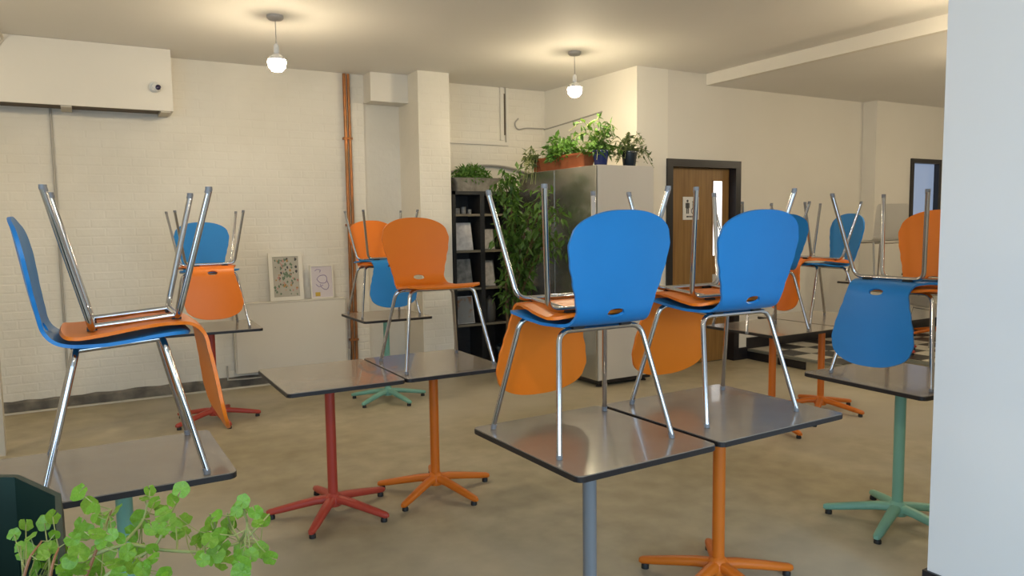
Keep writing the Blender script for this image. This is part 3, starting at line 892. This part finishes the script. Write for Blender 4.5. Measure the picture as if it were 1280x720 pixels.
def white_chair(label, x, y, z, yaw):
    t = thing('white_chair', label, 'chair', (x, y, z), math.radians(yaw), 'white plastic chairs on the platform')
    prof = smooth_path([(-.215, 0, .80), (-.205, 0, .70), (-.195, 0, .58), (-.185, 0, .49), (-.165, 0, .435), (-.12, 0, .42), (0, 0, .42), (.14, 0, .428), (.20, 0, .42)], 4)
    bm = bmesh.new(); rows = []
    for i, p in enumerate(prof):
        hw = 0.195 + 0.012 * math.sin(i / len(prof) * PI)
        if i == 0: hw -= 0.02
        rows.append([bm.verts.new((p.x + (0.012 * (k / 5) ** 2 if p.z > 0.46 else 0), hw * k / 5, p.z + (0.010 * (k / 5) ** 2 if p.z <= 0.46 else 0))) for k in range(-5, 6)])
    for a, b in zip(rows, rows[1:]):
        for k in range(10): bm.faces.new((a[k], b[k], b[k + 1], a[k + 1]))
    bmesh.ops.solidify(bm, geom=bm.faces[:], thickness=0.012)
    bmesh.ops.recalc_face_normals(bm, faces=bm.faces[:])
    obj('shell', bm, M_WPLAST, t, True, 40)
    for (fx, tx) in ((-.20, -.13), (.20, .13)):
        for s in (1, -1):
            b_ = bmesh.new(); tube(b_, [(fx, s * .20, 0), (tx, s * .16, .412)], 0.010, 10); obj('leg', b_, M_CHROME, t, True)
        b_ = bmesh.new(); tube(b_, [(tx, .155, .402), (tx, -.155, .402)], 0.008, 8); obj('cross_rail', b_, M_CHROME, t, True)
    return t


white_chair('white plastic chair standing on the red-post table of the platform', 7.12, 4.79, PLAT + TZ + 0.004, 76)
white_chair('white plastic chair standing on the chequered floor near the pier', 8.05, 4.72, PLAT + 0.001, -20)

# ================================================================ STEEL CABINET, BOOKCASE
CX0, CX1, CY0, CY1, CZ = 3.95, 4.615, 5.375, 6.72, 2.018
cb = thing('steel_cabinet', 'tall grey steel double-door cabinet with plants on top', 'cabinet', (CX0, CY0, 0))
DW, DD = CX1 - CX0, CY1 - CY0
obj('body', bevbox(0.022, DW, 0, DD, 0.065, CZ, 0.004), M_CABSIDE, cb)
for k in (0, 1):
    a = 0.004 + k * (DD / 2); b = DD / 2 - 0.004 + k * (DD / 2)
    obj('door', bevbox(0, 0.020, a, b, 0.07, CZ - 0.004, 0.004), M_STEEL, cb)
obj('plinth', bx(0.04, DW - 0.02, 0.02, DD - 0.02, 0.03, 0.066), M_BLACK, cb)
for (fx, fy) in ((0.07, 0.06), (DW - 0.07, 0.06), (0.07, DD - 0.06), (DW - 0.07, DD - 0.06)):
    b_ = bmesh.new(); lathe(b_, [(0.028, 0), (0.028, 0.01), (0.016, 0.014), (0.016, 0.032)], (fx, fy, 0), 12); obj('foot', b_, M_BLACK, cb)
b_ = bmesh.new(); tube(b_, [(4.675, YD - 0.012, 0.05), (4.675, YD - 0.012, 1.90)], 0.008, 8); tube(b_, [(4.675, YD - 0.012, 1.90), (4.675, YD - 0.012, 1.93)], 0.014, 8)
tag(obj('cabinet_conduit', b_, M_GREYCON), 'thin grey conduit between the steel cabinet and the toilet door', 'conduit')

bc = thing('bookcase', 'tall black open bookcase in the alcove under a stone planter', 'bookcase', (3.245, 6.86, 0))
BW, BD, BH = 0.98, 0.30, 1.842
obj('side_panel', bx(0, 0.035, 0, BD, 0, BH), M_BLACKWOOD, bc); obj('side_panel', bx(BW - 0.035, BW, 0, BD, 0, BH), M_BLACKWOOD, bc)
obj('divider', bx(0.315, 0.365, 0, BD, 0.03, BH - 0.035), M_BLACKWOOD, bc)
obj('divider', bx(0.625, 0.675, 0, BD, 0.03, BH - 0.035), M_BLACKWOOD, bc)
obj('back_panel', bx(0.035, BW - 0.035, BD - 0.012, BD, 0.03, BH - 0.035), M_BLACKWOOD, bc)
obj('top_board', bx(0, BW, 0, BD, BH - 0.035, BH), M_BLACKWOOD, bc)
SHELVES = [0.02, 0.445, 0.825, 1.215, 1.59]
for z in SHELVES:
    for (a, b) in ((0.035, 0.315), (0.365, 0.625), (0.675, BW - 0.035)):
        so = obj('shelf', bx(a, b, 0.012, BD - 0.012, z, z + 0.018), M_BLACKWOOD, bc)
        if z > 0.1: obj('shelf_lip', bx(a, b, 0.004, 0.0118, z - 0.004, z + 0.020), M_SHELFEDGE, so)


def shelf_picture(label, cx, z, w, h, paper, name='shelf_picture', frame=M_GREYPRINT, lean=0.22):
    t = thing(name, label, 'picture', (3.245 + cx, 6.93, z + 0.0185)); t.rotation_euler = (-lean, 0, 0)
    obj('card', bx(-w / 2 + 0.008, w / 2 - 0.008, -0.007, 0.002, 0.008, h - 0.008), paper, t)
    fb = bmesh.new()
    box(fb, -w / 2, -w / 2 + 0.008, -0.010, 0.004, 0, h); box(fb, w / 2 - 0.008, w / 2, -0.010, 0.004, 0, h)
    box(fb, -w / 2 + 0.008, w / 2 - 0.008, -0.010, 0.004, 0, 0.008); box(fb, -w / 2 + 0.008, w / 2 - 0.008, -0.010, 0.004, h - 0.008, h)
    obj('frame', fb, frame, t)
    return t


M_GLOSSW = mat('glossy_white_card', (0.80, 0.76, 0.72), 0.12, col2=(0.6, 0.56, 0.54), scale=18)
M_MIXP = mat('coloured_print', (0.28, 0.27, 0.25), 0.3, col2=(0.30, 0.14, 0.07), scale=9, lo=0.55, hi=0.62)
shelf_picture('glossy white leaflet holder on the second shelf of the bookcase, left side', 0.160, 1.215, 0.20, 0.29, M_GLOSSW, 'leaflet_holder', M_GLOSSW)
shelf_picture('dull grey card on the third shelf of the bookcase, left side', 0.155, 0.825, 0.19, 0.30, M_GREYPRINT, 'grey_card')
shelf_picture('brownish coloured print on the fourth shelf of the bookcase, left side', 0.165, 0.445, 0.20, 0.29, M_MIXP, 'coloured_print', M_LITPRINT)
shelf_picture('small pale ornament card on the second shelf of the bookcase, right side', 0.455, 1.215, 0.13, 0.22, M_LITPRINT, 'ornament_card')
shelf_picture('pale patterned card on the third shelf of the bookcase, right side', 0.450, 0.825, 0.14, 0.28, M_LITPRINT, 'patterned_card')
jug = thing('stoneware_bottle', 'grey stoneware bottle on the fourth shelf of the bookcase, right side', 'bottle', (3.245 + 0.465, 6.98, 0.4635))
b_ = bmesh.new(); lathe(b_, [(0.062, 0), (0.070, 0.02), (0.072, 0.16), (0.064, 0.205), (0.040, 0.235), (0.018, 0.25)], seg=20); obj('body', b_, M_BOTTLE, jug, True)
b_ = bmesh.new(); lathe(b_, [(0.018, 0.2502), (0.018, 0.268), (0.013, 0.274)], seg=14); obj('stopper', b_, M_BOTTLE, jug, True)
for k, (dx, r, h) in enumerate(((0.10, 0.035, 0.06), (0.18, 0.028, 0.075), (0.25, 0.022, 0.05))):
    b_ = bmesh.new(); lathe(b_, [(r * 0.8, 0), (r, 0.01), (r, h), (r - 0.003, h), (r - 0.003, 0.008)], (3.245 + dx, 6.98, 1.6085), 14, closed_top=True)
    tag(obj('glass_dish', b_, M_GREYPRINT, None, True), ('left', 'middle', 'right')[k] + 'most of three small grey dishes on the top shelf of the bookcase' if k != 1 else 'middle one of three small grey dishes on the top shelf of the bookcase', 'dish', 'dishes on the top shelf')


# ================================================================ PLANTS
def leaf_quad(bm, c, d, n, ln, w):
    """a pointed folded leaf: base c, direction d, normal n"""
    d = d.normalized(); s = d.cross(n)
    if s.length < 1e-4: s = d.orthogonal()
    s.normalize(); n = s.cross(d)
    p = [c, c + d * ln * 0.4 + s * w * 0.5 + n * w * 0.12, c + d * ln + n * (-0.10 * ln), c + d * ln * 0.4 - s * w * 0.5 + n * w * 0.12, c + d * ln * 0.45]
    v_ = [bm.verts.new(q) for q in p]
    bm.faces.new((v_[0], v_[1], v_[4])); bm.faces.new((v_[1], v_[2], v_[4])); bm.faces.new((v_[0], v_[4], v_[3])); bm.faces.new((v_[4], v_[2], v_[3]))


def rvec(rnd):
    while True:
        v_ = Vector((rnd.uniform(-1, 1), rnd.uniform(-1, 1), rnd.uniform(-1, 1)))
        if 0.05 < v_.length < 1: return v_.normalized()


def stuff(name, bm, m, parent):
    o = obj(name, bm, m, parent); o['kind'] = 'stuff'; return o


def bush(parent, m, cent, rad, count, ln, w, seed, droop=0.3, name='foliage'):
    rnd = random.Random(seed); bm = bmesh.new()
    for _ in range(count):
        v_ = rvec(rnd); rr = rnd.random() ** 0.45
        c = Vector((cent[0] + v_.x * rad[0] * rr, cent[1] + v_.y * rad[1] * rr, cent[2] + abs(v_.z) * rad[2] * rr * (1 if rnd.random() < 0.85 else -0.3)))
        d = (v_ + rvec(rnd) * 0.7 + Vector((0, 0, -droop)))
        leaf_quad(bm, c, d, Vector((0, 0, 1)) + rvec(rnd) * 0.7, ln * rnd.uniform(0.7, 1.2), w * rnd.uniform(0.7, 1.2))
    return stuff(name, bm, m, parent)


def trailing(parent, m, base, ends, seed, ln, w, per=11, stem_m=M_STEM, name='foliage', r=0.003, jit=0.03):
    """arching stems from base to ends, leaves along each"""
    rnd = random.Random(seed); bl = bmesh.new(); bs = bmesh.new()
    base = Vector(base)
    for e in ends:
        e = Vector(e); mid = (base + e) / 2; mid.z = max(base.z, e.z) + rnd.uniform(0.02, 0.08)
        st = base + Vector((rnd.uniform(-jit, jit), rnd.uniform(-jit, jit), 0))
        pts = smooth_path([st, mid, e], 6)
        tube(bs, pts, r, 5)
        for k in range(per):
            i = int((0.15 + 0.85 * k / per) * (len(pts) - 1)); p = pts[i]
            d = rvec(rnd) + Vector((0, 0, -0.2))
            leaf_quad(bl, p, d, Vector((0, 0, 1)) + rvec(rnd) * 0.6, ln * rnd.uniform(0.7, 1.2), w * rnd.uniform(0.7, 1.2))
    obj('stems', bs, stem_m, parent)
    return stuff(name, bl, m, parent)


# stone trough of sedum on the bookcase
st = thing('stone_planter', 'weathered stone trough with a mound of green sedum on the bookcase', 'planter', (3.53, 6.955, 1.843))
b_ = bmesh.new()
secs = [(0.225, 0.085, 0.0), (0.232, 0.088, 0.070), (0.268, 0.098, 0.100), (0.285, 0.102, 0.115), (0.245, 0.085, 0.115), (0.235, 0.08, 0.095)]
prev = None
for (hx, hy, z) in secs:
    ring = [b_.verts.new((x, y, z + (0.022 if z >= 0.1 and abs(x) > 0.24 and hx > 0.26 else 0))) for x, y in rounded_rect(2 * hx, 2 * hy, 0.02, 3)]
    if prev:
        for i in range(len(ring)): b_.faces.new((prev[i], prev[(i + 1) % len(ring)], ring[(i + 1) % len(ring)], ring[i]))
    else: b_.faces.new(list(reversed(ring)))
    prev = ring
obj('trough', b_, M_STONE, st, True, 30)
obj('soil', bx(-0.232, 0.232, -0.078, 0.078, 0.085, 0.105), M_SOIL, st)
bush(st, M_LEAF_MID, (-0.02, 0, 0.115), (0.235, 0.095, 0.16), 1500, 0.05, 0.018, 21)

# terracotta trough on the cabinet with leafy plant
ZT = CZ + 0.001
tt = thing('terracotta_trough', 'long terracotta trough with bushy green plant on the left edge of the cabinet', 'planter', (4.035, 5.97, ZT))
b_ = bmesh.new(); prev = None
for (hx, hy, z) in ((0.052, 0.37, 0), (0.066, 0.39, 0.105), (0.072, 0.397, 0.107), (0.072, 0.397, 0.128), (0.060, 0.385, 0.128), (0.058, 0.38, 0.10)):
    ring = [b_.verts.new((x, y, z)) for x, y in rounded_rect(2 * hx, 2 * hy, 0.012, 3)]
    if prev:
        for i in range(len(ring)): b_.faces.new((prev[i], prev[(i + 1) % len(ring)], ring[(i + 1) % len(ring)], ring[i]))
    else: b_.faces.new(list(reversed(ring)))
    prev = ring
obj('trough', b_, M_TERRA, tt, True, 30)
obj('soil', bx(-0.055, 0.055, -0.378, 0.378, 0.09, 0.112), M_SOIL, tt)
bush(tt, M_LEAF_MID, (0.0, 0.05, 0.12), (0.17, 0.24, 0.22), 520, 0.065, 0.035, 31)
# variegated plant trailing off the far end of the trough
tr_ = thing('trailing_ivy', 'pale trailing plant spilling over the far left corner of the cabinet', 'plant', (4.05, 6.48, ZT))
b_ = bmesh.new(); lathe(b_, [(0.05, 0), (0.062, 0.085), (0.068, 0.09), (0.068, 0.105), (0.058, 0.105)], seg=18); obj('pot', b_, M_TERRA, tr_, True)
rnd = random.Random(9)
ends = [(-0.10 - rnd.random() * 0.16, rnd.uniform(-0.14, 0.18), rnd.uniform(-0.16, 0.22)) for _ in range(22)]
trailing(tr_, M_LEAF_GREY, (0, 0, 0.10), ends, 12, 0.055, 0.028, 9)


def pot_plant(name, label, x, y, pm, lm, seed, ends, ln, w, r0=0.055, r1=0.072, h=0.135, per=12):
    t = thing(name, label, 'plant', (x, y, ZT))
    b_ = bmesh.new(); lathe(b_, [(r0, 0), (r0 + 0.003, 0.006), (r1, h * 0.88), (r1 + 0.004, h * 0.90), (r1 + 0.004, h), (r1 - 0.006, h), (r1 - 0.008, h * 0.85)], seg=22)
    obj('pot', b_, pm, t, True)
    b_ = bmesh.new(); lathe(b_, [(r1 - 0.0085, h * 0.80), (r1 - 0.0085, h * 0.86)], seg=18); obj('soil', b_, M_SOIL, t)
    trailing(t, lm, (0, 0, h * 0.86), ends, seed, ln, w, per)
    return t


rnd = random.Random(41)
e1 = [(rnd.uniform(-0.24, 0.20), rnd.uniform(-0.12, 0.22), rnd.uniform(0.02, 0.36)) for _ in range(26)] + [(-0.17, 0.0, 0.33), (-0.04, 0.0, 0.36), (0.13, 0.02, 0.32)]
pp = pot_plant('blue_pot_plant', 'arching leafy plant in a bright blue pot on the cabinet corner', 4.075, 5.47, M_BLUEPOT, M_LEAF_MID, 42, e1, 0.075, 0.030, per=10)
bush(pp, M_LEAF_DEEP, (0.0, 0.02, 0.12), (0.12, 0.12, 0.16), 150, 0.07, 0.03, 43, name='inner_foliage')
e2 = [(rnd.uniform(-0.16, 0.24), rnd.uniform(-0.06, 0.2), rnd.uniform(0.02, 0.26)) for _ in range(34)] + [(0.27, -0.03, -0.01), (0.24, 0.0, 0.12), (0.26, -0.02, 0.06), (0.22, 0.0, -0.0 + 0.03), (-0.17, -0.02, 0.04), (-0.15, 0.0, 0.02)]
pot_plant('dark_pot_plant', 'wispy trailing plant in a dark pot on the right end of the cabinet', 4.395, 5.46, M_DKPOT, M_LEAF_GREY, 44, e2, 0.055, 0.022, per=11)

# tall plant standing beside the cabinet
fg = thing('potted_fig', 'tall weeping fig with dense dark leaves in front of the steel cabinet doors', 'plant', (3.62, 6.33, 0))
b_ = bmesh.new(); lathe(b_, [(0.12, 0), (0.125, 0.01), (0.155, 0.27), (0.165, 0.275), (0.165, 0.30), (0.15, 0.30), (0.148, 0.26)], seg=24); obj('pot', b_, M_DKPOT, fg, True)
b_ = bmesh.new(); lathe(b_, [(0.147, 0.24), (0.147, 0.262)], seg=20); obj('soil', b_, M_SOIL, fg)
rnd = random.Random(77); bs = bmesh.new(); bl = bmesh.new()
for k in range(22):
    sx, sy = rnd.uniform(-0.05, 0.05), rnd.uniform(-0.05, 0.05)
    hgt = rnd.uniform(1.15, 1.98)
    ex, ey = rnd.uniform(-0.24, 0.16), rnd.uniform(-0.34, 0.12)
    if k % 5 < 2: ex, ey, hgt = rnd.uniform(0.0, 0.2), rnd.uniform(-0.74, -0.42), rnd.uniform(1.25, 1.82)
    if hgt > 1.85: ex *= 0.7
    pts = smooth_path([(sx, sy, 0.262), (sx * 1.5 + ex * 0.15, sy + ey * 0.15, hgt * 0.55), (ex * 0.6, ey * 0.6, hgt * 0.92), (ex, ey, hgt)], 6)
    tube(bs, pts, [0.010 - 0.008 * i / (len(pts) - 1) for i in range(len(pts))], 6)
    for i in range(6, len(pts)):
        for q in range(6 if k % 5 >= 2 else 4):
            p = pts[i] + rvec(rnd) * rnd.uniform(0, 0.13)
            if p.x > 0.30: p.x = 0.30
            d = rvec(rnd) * 0.9 + Vector((0, 0, -0.8))
            leaf_quad(bl, p, d, Vector((0, 0, 1)) + rvec(rnd) * 0.8, rnd.uniform(0.065, 0.115), rnd.uniform(0.026, 0.044))
obj('stems', bs, M_TWIG, fg, True); stuff('foliage', bl, M_LEAF_DEEP, fg)

# ================================================================ GREEN PLANTER AND ITS GERANIUM (foreground)
GP = thing('green_planter', 'dark green plastic planter tub at the lower left edge', 'planter', (-0.28, 1.45, 0))
rim = [(-0.052, 1.10), (-0.053, 1.24), (-0.070, 1.644), (-0.150, 1.823), (-0.42, 1.99), (-0.62, 1.90), (-0.66, 1.5), (-0.62, 1.10), (-0.45, 0.98), (-0.15, 0.99)]
cx_, cy_ = -0.28, 1.45
b_ = bmesh.new()
def gring(sc_, z): return [b_.verts.new(((x - cx_) * sc_, (y - cy_) * sc_, z)) for x, y in rim]
rings = [gring(0.86, 0.0), gring(0.985, 0.955), gring(1.015, 0.96), gring(1.0, 1.0), gring(0.955, 1.0), gring(0.95, 0.90), gring(0.90, 0.60)]
n = len(rim)
for a, c in zip(rings, rings[1:]):
    for i in range(n): b_.faces.new((a[i], a[(i + 1) % n], c[(i + 1) % n], c[i]))
b_.faces.new(rings[0]); b_.faces.new(list(reversed(rings[-1])))
bmesh.ops.recalc_face_normals(b_, faces=b_.faces[:])
obj('tub', b_, M_DKGREEN, GP, True, 25)
b_ = bmesh.new(); b_.faces.new([b_.verts.new(((x - cx_) * 0.895, (y - cy_) * 0.895, 0.66)) for x, y in rim]); bmesh.ops.recalc_face_normals(b_, faces=b_.faces[:])
obj('soil', b_, M_SOIL, GP)

gp = thing('geranium', 'fresh green geranium with scalloped leaves spilling over the dark green planter', 'plant', (-0.10, 1.25, 0.661))
O = Vector((-0.10, 1.25, 0.661))
LEAVES = [(-0.029, 1.225, 1.127, 0.0233), (-0.018, 1.248, 1.097, 0.0239), (-0.072, 1.379, 1.046, 0.0207), (-0.111, 1.408, 1.031, 0.0195), (-0.124, 1.368, 1.032, 0.0176), (-0.085, 1.404, 1.029, 0.021), (-0.092, 1.226, 1.073, 0.0182), (-0.077, 1.313, 1.019, 0.0234), (-0.072, 1.409, 0.986, 0.0239), (-0.111, 1.35, 1.01, 0.025), (-0.099, 1.4, 0.983, 0.0235), (-0.064, 1.243, 1.065, 0.014), (0.017, 1.194, 1.101, 0.0186), (-0.009, 1.149, 1.117, 0.0221), (0.005, 1.209, 1.078, 0.0188), (-0.026, 1.215, 1.071, 0.0233), (-0.01, 1.103, 1.105, 0.0191), (-0.039, 1.143, 1.09, 0.0174), (-0.033, 1.156, 1.063, 0.0243), (-0.005, 1.283, 1.006, 0.0323), (-0.025, 1.253, 1.008, 0.0241), (0.009, 1.132, 1.047, 0.0221), (-0.015, 1.259, 0.989, 0.0219), (0.026, 1.128, 1.062, 0.02), (-0.048, 1.223, 1.03, 0.0186), (0.018, 1.125, 1.085, 0.0154), (0.008, 1.1, 1.101, 0.015), (0.065, 1.274, 1.096, 0.0164), (0.099, 1.142, 1.132, 0.0208), (0.087, 1.143, 1.119, 0.0173), (0.072, 1.296, 1.068, 0.0194), (0.051, 1.274, 1.053, 0.0278), (0.074, 1.158, 1.094, 0.0209), (0.111, 1.292, 1.031, 0.0262), (0.086, 1.208, 1.069, 0.017), (0.097, 1.236, 1.044, 0.0163), (0.058, 1.141, 1.084, 0.0182), (0.077, 1.288, 1.02, 0.0194), (0.099, 1.238, 1.03, 0.0188), (0.115, 1.293, 1.011, 0.0158), (0.042, 1.279, 1.002, 0.0253), (0.058, 1.16, 1.047, 0.0162), (0.031, 1.172, 1.025, 0.0255), (0.043, 1.133, 1.03, 0.0203), (0.058, 1.129, 1.044, 0.0169), (0.069, 1.113, 1.027, 0.018), (0.015, 1.16, 1.021, 0.0205), (0.146, 1.221, 1.044, 0.0189), (0.14, 1.101, 1.099, 0.016), (0.142, 1.236, 1.026, 0.0204), (0.151, 1.168, 1.044, 0.0195), (0.136, 1.162, 1.04, 0.0217), (0.177, 1.264, 1.02, 0.0198), (0.157, 1.196, 1.017, 0.0225), (0.144, 1.163, 1.017, 0.0242), (0.164, 1.196, 0.994, 0.0226), (0.159, 1.241, 0.966, 0.0233), (0.12, 1.111, 1.034, 0.0161), (0.202, 1.295, 1.031, 0.0245), (0.177, 1.105, 1.111, 0.0186), (0.186, 1.25, 1.036, 0.0197), (0.184, 1.269, 1.017, 0.0173), (0.167, 1.104, 1.098, 0.0151), (0.231, 1.258, 1.018, 0.0229), (0.208, 1.173, 1.047, 0.0163), (0.187, 1.216, 0.994, 0.018), (0.171, 1.102, 1.019, 0.0257), (0.185, 1.109, 1.026, 0.0189), (0.203, 1.136, 1.02, 0.0219), (0.237, 1.291, 0.943, 0.0194), (0.119, 1.139, 1.03, 0.0141), (0.203, 1.251, 0.971, 0.0159), (-0.084, 1.406, 0.959, 0.0264), (-0.102, 1.408, 0.953, 0.0289), (-0.052, 1.169, 1.036, 0.0222), (-0.033, 1.171, 1.034, 0.0224)]
STEMS = [
    [(-0.14, 1.25, 0.662), (-0.125, 1.23, 0.90), (-0.10, 1.22, 1.03), (-0.08, 1.24, 1.06)],
    [(-0.10, 1.22, 0.662), (-0.095, 1.21, 0.90), (-0.07, 1.22, 1.02), (-0.06, 1.24, 1.045)],
    [(-0.08, 1.25, 0.662), (-0.075, 1.22, 0.92), (-0.045, 1.20, 1.02), (0.02, 1.20, 1.045), (0.075, 1.20, 1.025), (0.13, 1.20, 1.010), (0.185, 1.20, 1.012), (0.212, 1.20, 1.030), (0.235, 1.22, 1.040)],
    [(-0.06, 1.22, 0.662), (-0.06, 1.20, 0.92), (-0.02, 1.19, 1.03), (0.0, 1.19, 1.08), (0.01, 1.19, 1.105)],
    [(-0.05, 1.26, 0.662), (-0.05, 1.20, 0.93), (0.0, 1.19, 1.01), (0.06, 1.19, 1.035), (0.085, 1.19, 1.08), (0.10, 1.17, 1.115)],
    [(0.185, 1.20, 1.012), (0.175, 1.22, 1.035), (0.165, 1.18, 1.07)],
    [(0.185, 1.20, 1.012), (0.205, 1.21, 1.0), (0.225, 1.25, 0.985)],
    [(0.13, 1.20, 1.010), (0.15, 1.21, 1.04), (0.14, 1.18, 1.075)],
    [(0.185, 1.20, 1.012), (0.19, 1.16, 1.05), (0.18, 1.12, 1.095)],
    [(0.02, 1.20, 1.045), (0.05, 1.24, 1.06), (0.06, 1.25, 1.085)],
]
allp = []
for i, s in enumerate(STEMS):
    p = smooth_path(s, 6); allp += [q for q in p if q.z > 0.93]
    b_ = bmesh.new(); tube(b_, [q - O for q in p], [0.0026 - 0.0014 * k / (len(p) - 1) for k in range(len(p))] if i > 4 else [0.0038 - 0.0024 * k / (len(p) - 1) for k in range(len(p))], 6)
    obj('stem', b_, M_STEMRED if i in (0, 1, 3) else M_STEM, gp, True)


def scallop_leaf(seed):
    rnd = random.Random(seed); bm = bmesh.new(); n = 21
    c = bm.verts.new((0, 0, 0)); mid = []; out = []
    for k in range(n):
        a = -PI * 0.955 + PI * 1.91 * k / (n - 1)
        lobe = 1 + 0.05 * math.cos(a * 5.2) + 0.02 * math.cos(a * 15 + seed)
        R = 0.5 * lobe * (1.0 if abs(a) < 2.6 else 0.9)
        out.append(bm.verts.new((R * math.cos(a), R * math.sin(a), 0.10 + 0.03 * math.cos(a * 5.2 + 1) + rnd.uniform(-.015, .015) - 0.10 * abs(math.sin(a * 0.5)))))
        mid.append(bm.verts.new((0.55 * R * math.cos(a), 0.55 * R * math.sin(a), 0.035 + 0.02 * math.cos(a * 5.2))))
    for k in range(n - 1):
        bm.faces.new((c, mid[k], mid[k + 1])); bm.faces.new((mid[k], out[k], out[k + 1], mid[k + 1]))
    me = bpy.data.meshes.new('leaf'); bm.to_mesh(me); bm.free(); me.materials.append(M_LEAF_BRIGHT)
    for p in me.polygons: p.use_smooth = True
    return me


LM = [scallop_leaf(k) for k in range(4)]
rnd = random.Random(8); bp_ = bmesh.new()
view = Vector((-0.25, -0.75, 0.62))
EXTRA = [(x + rnd.uniform(-.016, .016), y + rnd.uniform(-.05, .05), z - rnd.uniform(0.0, .02), s * rnd.uniform(.7, 1)) for (x, y, z, s) in LEAVES if rnd.random() < 0.45]
for (x, y, z, s) in LEAVES + EXTRA:
    p = Vector((x, y, z))
    o = bpy.data.objects.new('leaf', LM[rnd.randrange(4)]); COL.objects.link(o); o.parent = gp
    nz = (view + rvec(rnd) * 0.75).normalized()
    xa = rvec(rnd); xa = (xa - nz * xa.dot(nz)).normalized()
    M = Matrix((xa, nz.cross(xa), nz)).transposed()
    o.location = p - O; o.rotation_euler = M.to_euler(); sc_ = s * 1.18; o.scale = (sc_, sc_, sc_)
    q = min(allp, key=lambda w: (w - p).length + (0.02 if w.z > p.z else 0))
    m_ = (p + q) / 2 + Vector((0, 0, -0.006))
    tube(bp_, [q - O, m_ - O, p - O], 0.0009, 4)
obj('leaf_stalks', bp_, M_STEM, gp)['kind'] = 'stuff'
